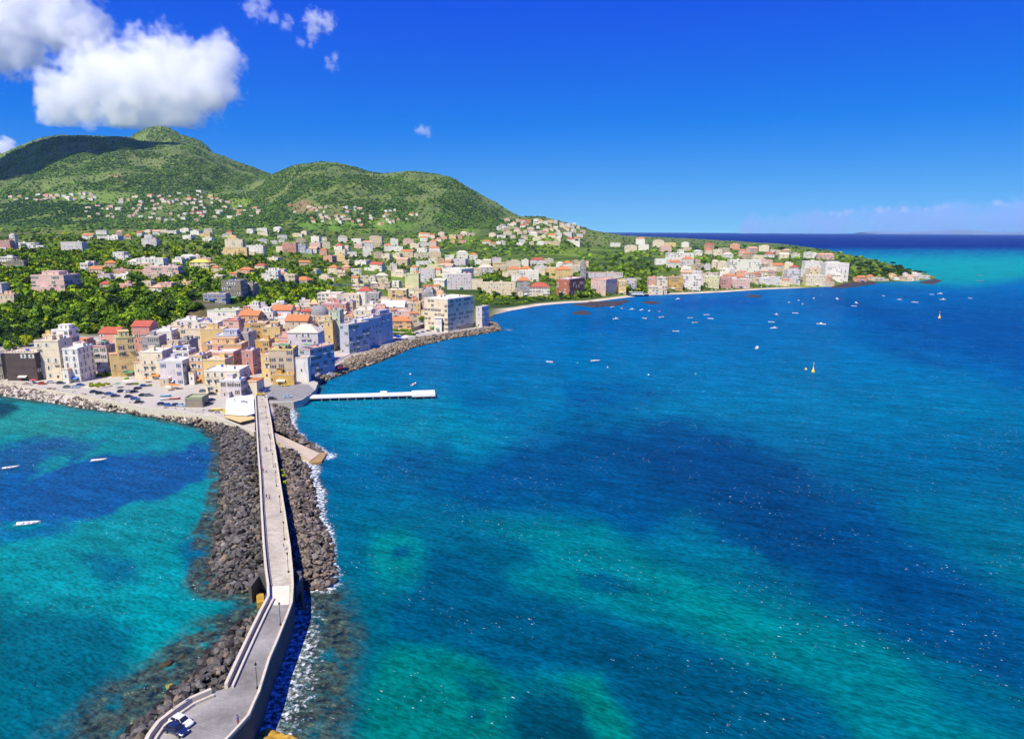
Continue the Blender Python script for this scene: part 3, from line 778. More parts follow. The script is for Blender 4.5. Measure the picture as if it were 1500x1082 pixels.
# buildings on the root of the causeway: white roof deck and the ochre terrace below it
def px_prism(name, px, z0, z1, mat, parent=None, top=None):
    q = P(np.array([p[0] for p in px], float), np.array([p[1] for p in px], float), z1)
    mb = MB().prism([(p[0], p[1]) for p in q], z0, z1)
    return mb.build(name, mat, parent)
kp = empty('beach_club', (0, 0, 0), label='low building with a big bare white roof deck beside the root of the causeway', cat='building')
px_prism('wall', [(331, 605), (333, 584), (352, 580), (370, 579.5), (372.5, 604), (362, 607)], 2, 5.6, plain('club_wall', (.5, .46, .4), .9), kp)
rf = px_prism('roof', [(330, 606), (332, 584), (352, 579.5), (371, 578.5), (373, 605), (362, 608)], 5.62, 5.95, plain('white_roof', (.80, .77, .72), .8, var=.1, scale=.3), kp)
for (x, y, sx, sy, sz) in ((356, 589, 1.6, .7, .8), (361, 590, .9, .7, .9), (344, 588, .3, .3, 1.5)):
    p = P(x, y, 5.96); MB().box(-sx / 2, sx / 2, -sy / 2, sy / 2, 0, sz).build('roof_vent', plain('grey_metal', (.3, .32, .34), .5, .5), rf, p)
tp = empty('terrace_canopy', (0, 0, 0), label='ochre flat canopy over a dark open terrace against the causeway wall', cat='canopy')
px_prism('roof', [(328, 610), (338, 602), (372.5, 610), (372.5, 613), (352, 618)], 5.0, 5.25, plain('ochre_canvas', (.62, .46, .20), .85, var=.1), tp)
for x, y in ((330, 611), (352, 617.5), (371, 613), (340, 604), (371, 610.5)):
    p = P(x, y, 5.0); MB().tube((0, 0, -2), (0, 0, 0), .12, n=6).build('post', IRON, tp, p)
tw = rail([Vector(P(a, b_, 4.6)) for a, b_ in [(300, 605), (325, 612), (350, 622), (373, 632)]], 1, -.3, .7, .1, 3)
tag(tw.build('terrace_wall', STONE_LIGHT), 'pale retaining wall below the ochre canopy ending at the causeway', 'wall')
# ------------------------------------------------------------------ boulders
def ico(sub=1):
    t = (1 + 5 ** .5) / 2
    v = [(-1, t, 0), (1, t, 0), (-1, -t, 0), (1, -t, 0), (0, -1, t), (0, 1, t), (0, -1, -t), (0, 1, -t), (t, 0, -1), (t, 0, 1), (-t, 0, -1), (-t, 0, 1)]
    f = [(0, 11, 5), (0, 5, 1), (0, 1, 7), (0, 7, 10), (0, 10, 11), (1, 5, 9), (5, 11, 4), (11, 10, 2), (10, 7, 6), (7, 1, 8), (3, 9, 4), (3, 4, 2), (3, 2, 6), (3, 6, 8), (3, 8, 9), (4, 9, 5), (2, 4, 11), (6, 2, 10), (8, 6, 7), (9, 8, 1)]
    v = [np.array(p) / np.linalg.norm(p) for p in v]
    for _ in range(sub):
        mid = {}; g = []
        def md(i, j):
            k = (min(i, j), max(i, j))
            if k not in mid:
                p = v[i] + v[j]; v.append(p / np.linalg.norm(p)); mid[k] = len(v) - 1
            return mid[k]
        for a, b_, c in f:
            x, y, z = md(a, b_), md(b_, c), md(c, a)
            g += [(a, x, z), (b_, y, x), (c, z, y), (x, y, z)]
        f = g
    return np.array(v), np.array(f)

rng = np.random.default_rng(7)
ROCKV = []
iv, ifc = ico(1)
for k in range(8):
    v = iv.copy()
    for c in range(13):      # broken faces
        d = rng.normal(size=3); d /= np.linalg.norm(d); lim = rng.uniform(.42, .8)
        s = v @ d; v = v - np.maximum(s - lim, 0)[:, None] * d
    v *= (1 + rng.normal(0, .05, (len(v), 1))) * np.array([1.0, .85, .68]) * rng.uniform(.9, 1.1, 3)
    ROCKV.append(v)
ROCK_MAT = attr_mat('boulder_basalt', 'tint', rough=.92, nscale=1.4, namp=.45, bump=.6, bscale=2.2)

def scatter(poly, spacing, layers=1, seed=0):
    r = np.random.default_rng(seed)
    lo, hi = poly.min(0), poly.max(0); out = []
    for _ in range(layers):
        gx, gy = np.meshgrid(np.arange(lo[0], hi[0], spacing), np.arange(lo[1], hi[1], spacing))
        x = gx.ravel() + r.uniform(-.5, .5, gx.size) * spacing; y = gy.ravel() + r.uniform(-.5, .5, gx.size) * spacing
        out.append(np.stack([x, y], 1))
    p = np.concatenate(out); d = poly_sd(p[:, 0], p[:, 1], poly)
    p = p[d > 0]; return p, d[d > 0]

def widen(pp, old_x_min, dx):   # push the side that touches the causeway under its deck
    return pp
L2 = world_poly([(198, 599), (260, 609), (300, 622), (318, 640), (322, 665), (320, 690), (322, 720), (316, 760), (310, 800), (303, 840), (308, 860), (330, 868), (384, 869), (400, 838), (395, 700), (390, 640), (372, 620), (330, 606), (260, 598)])
R2 = world_poly([(380, 592), (430, 589), (423, 602), (426, 619), (433, 631), (448, 643), (466, 655), (474, 664), (452, 677), (457, 689), (453, 698), (462, 716), (466, 741), (472, 765), (483, 787), (489, 811), (494, 837), (492, 852), (478, 863), (436, 864), (420, 840), (396, 700), (385, 637)])
B2 = world_poly([(384, 903), (352, 908), (336, 920), (307, 950), (286, 974), (262, 1000), (240, 1019), (214, 1046), (168, 1085), (130, 1130), (250, 1130), (270, 1075), (310, 1040), (350, 1015), (400, 908)])
def band(line, w0, w1):
    """polygon between a line of pixels and the same line moved"""
    a = [P(x, y, .3)[:2] for x, y in line]
    return np.array(a)
QS = np.array([P(x, y, .2)[:2] for x, y in [(-260, 560), (-120, 568), (0, 579), (60, 587), (120, 597), (190, 606.5), (215, 611), (262, 619), (300, 629), (318, 636), (330, 612), (300, 606), (262, 600), (204, 594), (130, 579), (60, 567), (0, 558), (-260, 533)]])
NS = np.array([P(x, y, .2)[:2] for x, y in [(461, 574), (468, 562), (489, 553), (514, 543.5), (552, 532), (603, 509.5), (652, 498), (703, 489.5), (735, 484), (728, 474), (712, 474), (698, 485), (649, 493), (598, 500), (548, 514), (520, 522), (500, 530), (478, 545), (460, 558)]])
allr = []   # x y z size tint
def heap(poly, sp, zmax, slope, tint, jit, smin, smax, seed, layers=1, z0=-.1):
    p, d = scatter(poly, sp, layers, seed); r = np.random.default_rng(seed + 100)
    s = smin + (smax - smin) * r.random(len(p)) ** 2.2
    edge = np.clip(d / 5.0, 0, 1)
    z = z0 + np.minimum(d * slope, zmax) + fbm(p[:, 0] / 4, p[:, 1] / 4, 3, seed) * 1.1 + r.uniform(-.2, .3, len(p))
    t = np.array(tint)[None] * (1 + jit * r.normal(size=(len(p), 1)) * .8) 
    warm = (r.random((len(p), 1)) < .14) * r.uniform(.2, 1.0, (len(p), 1))
    t = t * (1 - warm) + np.array([[.24, .18, .12]]) * warm
    t = t * np.clip(.45 + .55 * (z[:, None] - .1) / .7, .45, 1)      # wet and weedy at the waterline
    allr.append(np.concatenate([p, z[:, None], s[:, None], np.clip(t, .012, .6)], 1))
heap(L2, 1.02, 3.6, .42, (.095, .088, .084), .55, .5, 1.5, 1)
heap(L2, 1.7, 3.3, .42, (.11, .10, .092), .55, .55, 1.5, 11)
heap(R2, 1.0, 3.3, .45, (.165, .135, .11), .55, .45, 1.45, 2)
heap(R2, 1.7, 3.0, .45, (.14, .12, .10), .55, .6, 1.6, 12)
heap(B2, 1.25, 3.4, .40, (.10, .092, .086), .5, .6, 1.7, 3)
heap(B2, 1.7, 3.0, .40, (.08, .072, .07), .45, .8, 1.7, 13)
heap(QS, 1.4, 3.0, .45, (.23, .185, .145), .4, .6, 1.5, 4, z0=0)
heap(NS, 1.5, 3.0, .45, (.27, .215, .155), .4, .7, 1.8, 5, z0=.3)
heap(NS, 1.9, 3.0, .45, (.20, .155, .11), .45, .7, 1.7, 15, z0=.3)
allr = np.concatenate(allr)
RAMP = P(np.array([399., 403., 456., 480., 472., 469.]), np.array([632., 651., 679., 678., 662., 662.]), 1.5)[:, :2]
allr = allr[poly_sd(allr[:, 0], allr[:, 1], RAMP) < -.2]      # the slipway is kept clear
bx = [P(240, 970, .3), P(250, 1003, .2), P(228, 1012, 0), P(385, 926, 0), P(292, 955, 0), P(270, 962, 0), P(280, 940, 0), P(320, 900, 0)]
allr = np.concatenate([allr, np.array([[*p[:2], -.2, s, *t] for p, s, t in zip(bx, (1.9, 1.2, .8, .7, .9, 1.1, .9, .8), ((.06, .05, .03), (.3, .26, .05), (.06, .06, .03), (.1, .09, .06), (.05, .05, .03), (.06, .05, .03), (.05, .05, .03), (.05, .05, .03)))])])
dist = np.sqrt(allr[:, 0] ** 2 + allr[:, 1] ** 2 + (H - 2) ** 2)
qx, qy = project(allr[:, 0], allr[:, 1], allr[:, 2])
inview = (qx > -30) & (qx < 1530) & (qy < 1100)
order = np.argsort(-(allr[:, 3] / dist) * inview)
solo = order[:290]
rest = np.setdiff1d(np.arange(len(allr)), solo)
rest = rest[(qx[rest] > -260) & (qy[rest] < 1200)]
# the few hundred that show largest are boulders of their own
rr = np.random.default_rng(5)
for i in solo:
    x, y, z, s, *t = allr[i]
    k = int(rr.integers(8))
    me = np_mesh('boulder', ROCKV[k] * s, ifc, [ROCK_MAT], attrs={'tint': np.repeat([t], len(iv), 0)})
    o = link('boulder', me, None, (x, y, z), (rr.uniform(-.5, .5), rr.uniform(-.5, .5), rr.uniform(0, 6.28)))
    px_, py_ = qx[i], qy[i]
    if py_ > 880: g = 'boulders below the walled bend of the causeway'; lab = 'dark grey basalt boulder in the heap below the walled bend of the causeway'
    elif px_ < 400: g = 'boulders on the bay side of the causeway'; lab = 'dark grey basalt boulder in the heap between the calm bay and the causeway'
    else: g = 'boulders on the surf side of the causeway'; lab = 'brownish boulder in the heap between the causeway and the surf'
    tag(o, lab, 'boulder', g)
vs = []; ts = []; fs = []; o_ = 0
for i in rest:
    x, y, z, s, *t = allr[i]
    a, b_, c = rr.uniform(-.5, .5), rr.uniform(-.5, .5), rr.uniform(0, 6.28)
    R3 = np.array(Matrix.Rotation(c, 3, 'Z') @ Matrix.Rotation(a, 3, 'X') @ Matrix.Rotation(b_, 3, 'Y'))
    v = ROCKV[int(rr.integers(8))] @ R3.T * s + np.array([x, y, z])
    vs.append(v); ts.append(np.repeat([t], len(v), 0)); fs.append(ifc + o_); o_ += len(v)
o = link('riprap_boulders', np_mesh('riprap_boulders', np.concatenate(vs), np.concatenate(fs), [ROCK_MAT], attrs={'tint': np.concatenate(ts)}))
tag(o, 'thousands of smaller boulders heaped along the causeway and the quays', 'boulders', kind='stuff')
# core of the heaps, so that no gap shows the sea through the stones
for poly, zm, sl2 in ((L2, 3.0, .40), (R2, 2.8, .42), (B2, 2.7, .38), (QS, 2.6, .42), (NS, 2.4, .42)):
    lo, hi = poly.min(0) - 1, poly.max(0) + 1
    nx = int((hi[0] - lo[0]) / 1.5) + 2; nyy = int((hi[1] - lo[1]) / 1.5) + 2
    X, Y = np.meshgrid(np.linspace(lo[0], hi[0], nx), np.linspace(lo[1], hi[1], nyy))
    sd = poly_sd(X, Y, poly); Z = np.clip(sd * sl2 - .7, -1.2, zm - .5)
    Z = np.where(poly_sd(X, Y, RAMP) > -2.2, -1.2, Z)
    ix = np.arange(nx * nyy).reshape(nyy, nx)
    fc = np.stack([ix[:-1, :-1], ix[:-1, 1:], ix[1:, 1:], ix[1:, :-1]], -1).reshape(-1, 4)
    fc = fc[(sd > -2).ravel()[fc].any(1)]
    tag(link('rubble_bank', np_mesh('rubble_bank', np.stack([X, Y, Z], -1).reshape(-1, 3), fc, [REEF])), kind='structure')
# ------------------------------------------------------------------ houses
C_ = {'white': (.78, .72, .63), 'cream': (.74, .62, .44), 'sand': (.60, .47, .32), 'yellow': (.70, .50, .22), 'ochre': (.62, .38, .12), 'orange': (.66, .40, .21), 'salmon': (.68, .34, .24), 'pink': (.68, .45, .38),
      'rose': (.56, .27, .23), 'lilac': (.62, .55, .54), 'blue': (.48, .48, .54), 'grey': (.36, .34, .33), 'darkbrown': (.10, .075, .07), 'stone': (.27, .23, .18), 'green': (.52, .58, .38), 'brick': (.42, .15, .09), 'teal': (.30, .55, .52), 'lemon': (.70, .65, .36)}  # blue: cool shade of the sea front row put into its plaster
PL = {k: plaster(k, v) for k, v in C_.items()}
ROOFC = {'w': plain('roof_white', (.74, .71, .66), .9, var=.16, scale=.4), 'c': plain('roof_cream', (.62, .52, .40), .9, var=.22, scale=.4), 't': plain('roof_tile', (.50, .19, .075), .9, var=.35, scale=1.2),
         'r': plain('roof_red', (.42, .10, .06), .9, var=.3, scale=1.0), 'g': plain('roof_green', (.34, .42, .22), .9, var=.2, scale=.4), 'y': plain('roof_yellow', (.74, .50, .10), .9, var=.12), 'd': plain('roof_grey', (.26, .25, .25), .9, var=.25, scale=.4), 's': plain('roof_salmon', (.62, .34, .22), .9, var=.22, scale=.5)}
TRIM = plain('trim_white', (.74, .72, .68), .8, var=.06)
GLASS = plain('window_glass', (.018, .022, .03), .12, var=.2, spec=.5)
SHUT = {'g': plain('shutter_green', (.03, .10, .06), .7), 'n': plain('shutter_brown', (.10, .05, .025), .7), 'u': plain('shutter_blue', (.05, .13, .34), .7), 'w': plain('shutter_white', (.6, .58, .55), .7)}
WOOD = plain('door_wood', (.09, .05, .03), .7, var=.3)
AWN = [plain('awning_cream', (.7, .62, .48), .85), plain('awning_orange', (.72, .24, .06), .85), plain('awning_white', (.8, .8, .78), .85), plain('awning_green', (.10, .32, .16), .85), plain('awning_blue', (.08, .2, .5), .85)]
TANK = plain('tank_blue', (.05, .13, .42), .5)

def window_mesh(sh, arched):
    mb = MB()
    mb.box(-.42, .42, -.03, .05, .04, 1.52, 1)
    for x in (-.46, .46): mb.box(x - .07, x + .07, -.08, .05, .0, 1.6, 0)
    mb.box(-.389, .389, -.078, .05, 1.5, 1.62, 0); mb.box(-.62, .62, -.14, .05, -.09, .0, 0)
    mb.box(-.03, .03, -.06, .0, .04, 1.5, 0)
    if arched:
        vs = [(.5 * math.cos(t * math.pi / 8), y, 1.62 + .5 * math.sin(t * math.pi / 8)) for y in (-.05, .04) for t in range(9)]
        mb.add(vs, [tuple(range(9)), tuple(range(17, 8, -1))] + [(i, i + 9, i + 10, i + 1) for i in range(8)], 1)
    if sh:
        for x in (-.79, .79): mb.box(x - .24, x + .24, -.11, -.03, .02, 1.56, 2)
    return mb.mesh('window', [TRIM, GLASS, SHUT[sh] if sh else TRIM])
WINM = {(s, a): window_mesh(s, a) for s in ('', 'g', 'n', 'u', 'w') for a in (0, 1)}
DOORM = MB().box(-.5, .5, -.04, .05, 0, 2.1, 1).box(-.64, -.5, -.09, .05, 0, 2.2, 0).box(.5, .64, -.09, .05, 0, 2.2, 0).box(-.5, .5, -.088, .05, 2.1, 2.25, 0).mesh('door', [TRIM, WOOD])
def balcony_mesh():
    mb = MB().box(-1.3, 1.3, -1.05, .05, -.16, .0, 0)
    for x in np.linspace(-1.25, 1.25, 9): mb.box(x - .025, x + .025, -1.02, -.97, 0, .9, 1)
    for x in (-1.27, 1.27): mb.box(x - .025, x + .025, -.965, 0, .84, .9, 1)
    mb.box(-1.3, 1.3, -1.03, -.96, .9, .97, 1)
    return mb.mesh('balcony', [TRIM, IRON])
BALM = balcony_mesh()
TANKM = MB().lathe([(.55, 0), (.6, .15), (.6, 1.1), (.5, 1.3), (.2, 1.36)], 10).mesh('water_tank', TANK, True)
CHIM = MB().box(-.3, .3, -.3, .3, 0, 1.3).box(-.4, .4, -.4, .4, 1.3, 1.45).mesh('chimney', PL['cream'])
hr = random.Random(3)
RECTS = []   # where houses stand: no tree grows through them

def roof_mesh(kind, rc, w, d, h, wallm):
    mb = MB(); o = .18
    if kind == 'flat':
        mb.box(-w / 2 - o, w / 2 + o, -o, d + o, h - .1, h + .22, 1)
        p = .75; t = .28
        a0, a1, b0, b1 = -w / 2, w / 2, 0.0, d
        mb.box(a0, a1, b0, b0 + t, h + .2, h + p, 0); mb.box(a0, a1, b1 - t, b1, h + .2, h + p, 0)
        mb.box(a0, a0 + t, b0 + t, b1 - t, h + .2, h + p, 0); mb.box(a1 - t, a1, b0 + t, b1 - t, h + .2, h + p, 0)
        return mb.mesh('roof', [wallm, rc])
    if kind == 'crenel':
        mb.box(-w / 2 - o, w / 2 + o, -o, d + o, h - .1, h + .22, 1)
        n = int(w / 1.5)
        for k in range(n):
            x = -w / 2 + (k + .5) * w / n
            mb.box(x - .4, x + .4, 0, .4, h + .2, h + 1.2, 0); mb.box(x - .4, x + .4, d - .4, d, h + .2, h + 1.2, 0)
        return mb.mesh('roof', [PL['sand'], rc])
    if kind in ('gable', 'gabled'):
        r = min(w, d) * .28; e = .5
        if kind == 'gable':   # ridge along x
            vs = [(-w / 2 - e, -e, h - .15), (w / 2 + e, -e, h - .15), (w / 2 + e, d + e, h - .15), (-w / 2 - e, d + e, h - .15), (-w / 2 - e, d / 2, h + r), (w / 2 + e, d / 2, h + r)]
            fs = [(0, 1, 5, 4), (2, 3, 4, 5), (1, 2, 5), (3, 0, 4), (0, 3, 2, 1)]
        else:
            vs = [(-w / 2 - e, -e, h - .15), (w / 2 + e, -e, h - .15), (w / 2 + e, d + e, h - .15), (-w / 2 - e, d + e, h - .15), (0, -e, h + r), (0, d + e, h + r)]
            fs = [(0, 4, 5, 3), (1, 2, 5, 4), (0, 1, 4), (2, 3, 5), (0, 3, 2, 1)]
        mb.add(vs, fs, 1)
        for i, f in enumerate(mb.f):
            if len(f) == 3: mb.m[i] = 0
        return mb.mesh('roof', [wallm, rc])
    if kind == 'hip':
        r = min(w, d) * .30; e = .5; k = min(w, d) * .45
        if w >= d: a, b_ = (-w / 2 + k, d / 2), (w / 2 - k, d / 2)
        else: a, b_ = (0, k), (0, d - k)
        vs = [(-w / 2 - e, -e, h - .15), (w / 2 + e, -e, h - .15), (w / 2 + e, d + e, h - .15), (-w / 2 - e, d + e, h - .15), (*a, h + r), (*b_, h + r)]
        fs = [(0, 1, 5, 4), (1, 2, 5), (2, 3, 4, 5), (3, 0, 4), (0, 3, 2, 1)] if w >= d else [(0, 1, 4), (1, 2, 5, 4), (2, 3, 5), (3, 0, 4, 5), (0, 3, 2, 1)]
        mb.add(vs, fs, 1); return mb.mesh('roof', [wallm, rc])
    if kind == 'vault':
        n = 10; vs = []
        for y in (-.2, d + .2):
            for i in range(n + 1):
                t = math.pi * i / n; vs.append((-w / 2 * math.cos(t), y, h - .05 + w * .22 * math.sin(t)))
        fs = [(i, i + 1, n + 2 + i, n + 1 + i) for i in range(n)] + [tuple(range(n, -1, -1)), tuple(range(n + 1, 2 * n + 2))]
        mb.add(vs, fs, 1); return mb.mesh('roof', [wallm, rc])
    if kind == 'dome':
        mb.box(-w / 2 - o, w / 2 + o, -o, d + o, h - .1, h + .3, 0)
        R = min(w, d) * .46
        mb.lathe([(R, h + .3), (R, h + 1.2), (R * .96, h + 1.2 + R * .28), (R * .84, h + 1.2 + R * .52), (R * .62, h + 1.2 + R * .74), (R * .32, h + 1.2 + R * .90), (.12 * R, h + 1.2 + R * .96)], 20, (0, d / 2), 1)
        mb.lathe([(.16 * R, h + 1.15 + R * .95), (.16 * R, h + 1.2 + R * 1.25), (.2 * R, h + 1.2 + R * 1.27), (.03, h + 1.2 + R * 1.5)], 8, (0, d / 2), 0)
        return mb.mesh('roof', [wallm, rc])

def facade(root, w, d, h, opts, cap, seed, ends=True):
    """windows, doors and balconies, each an object under the house"""
    r = random.Random(seed); n = 0
    sh = [k for k in 'gnuw' if k in opts]; sh = sh[0] if sh else r.choice(['', '', 'g', 'n', 'w'])
    nf = max(1, int(round(h / 3.9))); fh = h / nf
    arched = 'a' in opts
    s = min(1.25, fh / 2.9)
    sides = [('f', w)] + ([('r', d), ('l', d)] if ends else [])
    items = []
    for sd, L in sides:
        nc = max(1, int(L / 3.3))
        if 'W' in opts and sd == 'f': continue
        for fl in range(nf):
            for c in range(nc):
                if r.random() < (.66 if 'f' in opts else .24): continue
                items.append((sd, L, fl, c, nc))
    r.shuffle(items)
    items.sort(key=lambda t: t[0] == 'l')
    door_done = False
    for sd, L, fl, c, nc in items:
        if n >= cap: break
        t = (c + .5) / nc * L + r.uniform(-.25, .25)
        z = fl * fh + fh * .30
        if sd == 'f': loc, rz = (t - w / 2, 0, z), 0
        elif sd == 'r': loc, rz = (w / 2, t, z), math.pi / 2
        else: loc, rz = (-w / 2, t, z), -math.pi / 2
        if fl == 0 and sd == 'f' and not door_done and cap > 8:
            link('door', DOORM, root, (loc[0], loc[1], 0), (0, 0, rz), (1.2, 1, 1.2)); door_done = True; n += 1; continue
        link('window', WINM[(sh, int(arched and fl < 2 or 'A' in opts))], root, loc, (0, 0, rz), (s * r.uniform(.8, 1.2), 1, s * r.uniform(.85, 1.12))); n += 1
        if ('b' in opts or (cap > 8 and seed % 3 == 0)) and fl > 0 and r.random() < .5 and sd != 'l':
            link('balcony', BALM, root, (loc[0], loc[1], fl * fh + .12), (0, 0, rz)); n += 1

def stand(x0, x1, ye, yb, yaw):
    A = Pt((x0 + x1) / 2, yb)[0]
    if np.isnan(A[0]): A = P((x0 + x1) / 2, yb, 3.5)
    dep = (A - CAM) @ _f
    w = (x1 - x0) * dep / F / max(.35, math.cos(math.atan2(A[0], A[1]) + yaw)) * math.cos(math.atan2(A[0], A[1]))
    top = at_depth((x0 + x1) / 2, ye, A[1])[2]
    h = top - A[2]
    return A, w, h

def house(x0, x1, ye, yb, dep, col, label, roof='flat', rc='w', opts='', yaw=0.0, name='town_house', cat='house', group=None, cap=26):
    A, w, h = stand(x0, x1, ye, yb, yaw)
    if h < 2.2: h = 2.2
    RECTS.append((x0, x1, ye, yb, A[1]))
    root = empty(name, A, yaw, label, cat, group)
    wm = PL[col]; seed = hr.randint(0, 10 ** 6); r = random.Random(seed)
    mb = MB().box(-w / 2, w / 2, 0, dep, -6, h)
    if 'x' in opts or r.random() < .35:
        nf = max(1, int(round(h / 3.9)))
        for k in range(1, nf): z = h * k / nf; mb.box(-w / 2 - .09, w / 2 + .09, -.09, dep + .09, z - .12, z + .12)
    mb.box(-w / 2 - .06, w / 2 + .06, -.06, dep + .06, -6, .9)
    mb.build('wall', wm, root)
    rf = link('roof', roof_mesh(roof, ROOFC[rc], w, dep, h, wm), root)
    facade(root, w, dep, h, opts, cap, seed)
    if cap > 8 and 'N' not in opts and roof in ('flat', 'hip', 'gable') and w > 6 and r.random() < .62:     # lower wing against one flank or the front
        ah = h * r.uniform(.35, .75); aw = w * r.uniform(.35, .6); sd_ = r.choice((-1, 1)); ad_ = dep * r.uniform(.5, .9)
        if r.random() < .6: bx_ = (sd_ * w / 2 if sd_ > 0 else -w / 2 - aw, sd_ * w / 2 + aw if sd_ > 0 else -w / 2, dep * .08, dep * .08 + ad_)
        else: bx_ = (-w * .42, -w * .42 + aw, -r.uniform(2, 3.5), -.003); ah = h * r.uniform(.25, .5)
        wing = MB().box(*bx_, -6, ah).build('wing', [PL[r.choice(['white', 'cream', 'sand', col, col])]], root)
        MB().box(bx_[0] - .12, bx_[1] + .12, bx_[2] - .12, bx_[3] + (.12 if bx_[3] > 0 else -.01), ah - .05, ah + .2, 0).box(bx_[0], bx_[1], bx_[2], bx_[2] + .2, ah + .19, ah + .8, 1).build('wing_roof', [ROOFC[r.choice('wcst')], wm], wing)
        if bx_[3] - bx_[2] > 2: link('window', WINM[('', 0)], wing, ((bx_[0] + bx_[1]) / 2, bx_[2], ah * .45))
    if 's' in opts:     # set-back top storey
        sw, sdp = w * r.uniform(.45, .65), dep * .55; ox = r.uniform(-.15, .15) * w
        MB().box(ox - sw / 2, ox + sw / 2, dep * .35, dep * .35 + sdp, h + .1, h + 3.0).box(ox - sw / 2 - .25, ox + sw / 2 + .25, dep * .35 - .25, dep * .35 + sdp + .25, h + 3.0, h + 3.25).build('penthouse', [wm], root)
        for k in range(2): link('window', WINM[('', 0)], root, (ox + (k - .5) * sw * .45, dep * .35, h + .9), scale=(1, 1, 1))
    if cap > 12 and r.random() < .45:      # sloping shop awning over the ground floor
        aw_ = min(w * .5, 4.5); x_ = r.uniform(-.2, .2) * w
        MB().add([(x_ - aw_ / 2, -.02, 3.1), (x_ + aw_ / 2, -.02, 3.1), (x_ + aw_ / 2, -1.7, 2.4), (x_ - aw_ / 2, -1.7, 2.4), (x_ - aw_ / 2, -.02, 3.0), (x_ + aw_ / 2, -.02, 3.0), (x_ + aw_ / 2, -1.7, 2.2), (x_ - aw_ / 2, -1.7, 2.2)], [(0, 3, 2, 1), (4, 5, 6, 7), (3, 7, 6, 2), (0, 4, 7, 3), (1, 2, 6, 5)]).build('awning', [r.choice(AWN)], root)
    if 'p' in opts:     # terrace awning on posts
        a = MB(); ww = min(w * .6, 6); a.box(-ww / 2, ww / 2, .6, min(dep * .6, 4.5), h + 2.5, h + 2.62, 0)
        for x in (-ww / 2 + .1, ww / 2 - .1):
            for y in (.7, min(dep * .6, 4.5) - .1): a.box(x - .05, x + .05, y - .05, y + .05, h + .2, h + 2.5, 1)
        a.build('awning', [r.choice(AWN), TRIM], rf, (r.uniform(-.2, .2) * w, 0, 0))
    if roof in ('flat', 'crenel') and cap > 6:
        for k in range(r.randint(2, 5)):
            x, y = r.uniform(-.38, .38) * w, dep * r.uniform(.3, .85)
            q = r.random()
            if q < .35: link('chimney', CHIM, rf, (x, y, h + .2))
            elif q < .6: link('water_tank', TANKM, rf, (x, y, h + .2))
            else:
                a, b_ = r.uniform(2, 3.4), r.uniform(2, 3.2)
                MB().box(-a / 2, a / 2, 0, b_, 0, 2.3).box(-a / 2 - .15, a / 2 + .15, -.15, b_ + .15, 2.3, 2.48).build('stair_hut', wm, rf, (x * .7, y * .8, h + .2))
    elif cap > 6 and roof != 'dome': link('chimney', CHIM, rf, (w * .25, dep * .4, h + .4), scale=(1, 1, 1.6))
    return root

R_ = math.radians
T = house
# the quay front, from the wooded cliff to the causeway
T(12, 56, 517, 558, 10, 'darkbrown', 'dark brown stone house with crenellated roof edge and white window surrounds on the quay', 'crenel', 'c', 'afw', name='stone_house')
T(-40, 6, 520, 556, 9, 'stone', 'stone house cut by the picture edge beside the dark crenellated one', 'flat', 'd', 'n')
T(57, 92, 500, 556, 12, 'cream', 'tall cream house with pale upper storey beside the dark crenellated house', 'flat', 'c', 'bwx')
T(80, 105, 484, 520, 10, 'white', 'white rooftop house rising behind the tall cream one by the cliff', 'flat', 'w', 's')
T(66, 82, 491, 520, 8, 'yellow', 'small yellow house squeezed under the dark cliff', 'flat', 'c', '')
T(97, 119, 512, 560, 14, 'white', 'bright white corner house with arched windows facing the parked cars', 'flat', 'w', 'aAxw')
T(113, 131, 503, 540, 9, 'salmon', 'salmon red house peeping over the white arched corner house', 'flat', 's', 'p')
T(140, 160, 508, 548, 12, 'lilac', 'lilac house with red canopy and outdoor stair behind the hedge', 'flat', 'r', 'bp')
T(176, 204, 495, 551, 13, 'yellow', 'tall bright yellow house with green roof terrace above the quay hedge', 'flat', 'g', 'bns', yaw=R_(34))
T(148, 176, 488, 520, 12, 'salmon', 'low rose house with long red roof under the bright trees', 'gable', 'r', '')
T(196, 222, 478, 515, 12, 'rose', 'rose pink house with red tiled roof below the dense trees', 'gable', 'r', 'x')
T(209, 241, 516, 556, 12, 'cream', 'cream house with arched ground floor facing the quay, pale parapet', 'flat', 'w', 'abx')
T(236, 270, 530, 565, 13, 'lilac', 'pale lilac blue house with blue shutters and orange parasols at its foot', 'flat', 'w', 'u')
T(242, 279, 515, 545, 10, 'white', 'white upper house with blue glazed terrace above the lilac one', 'flat', 'w', 'pu')
T(280, 299, 522, 562, 12, 'orange', 'narrow orange house in the lane behind the lilac one', 'flat', 'c', 'b')
T(300, 344, 517, 548, 12, 'salmon', 'salmon pink house with white roof line behind the yellow block', 'flat', 'w', 'W')
T(296, 332, 528, 562, 11, 'yellow', 'plain windowless yellow block behind the cream house by the causeway', 'flat', 'c', 'W')
T(302, 353, 544, 577, 13, 'cream', 'wide cream house with pale roof next to the root of the causeway', 'flat', 'w', 'x')
T(324, 354, 558, 581, 7, 'lilac', 'low lilac annex with peach door in front of the wide cream house', 'flat', 'w', '')
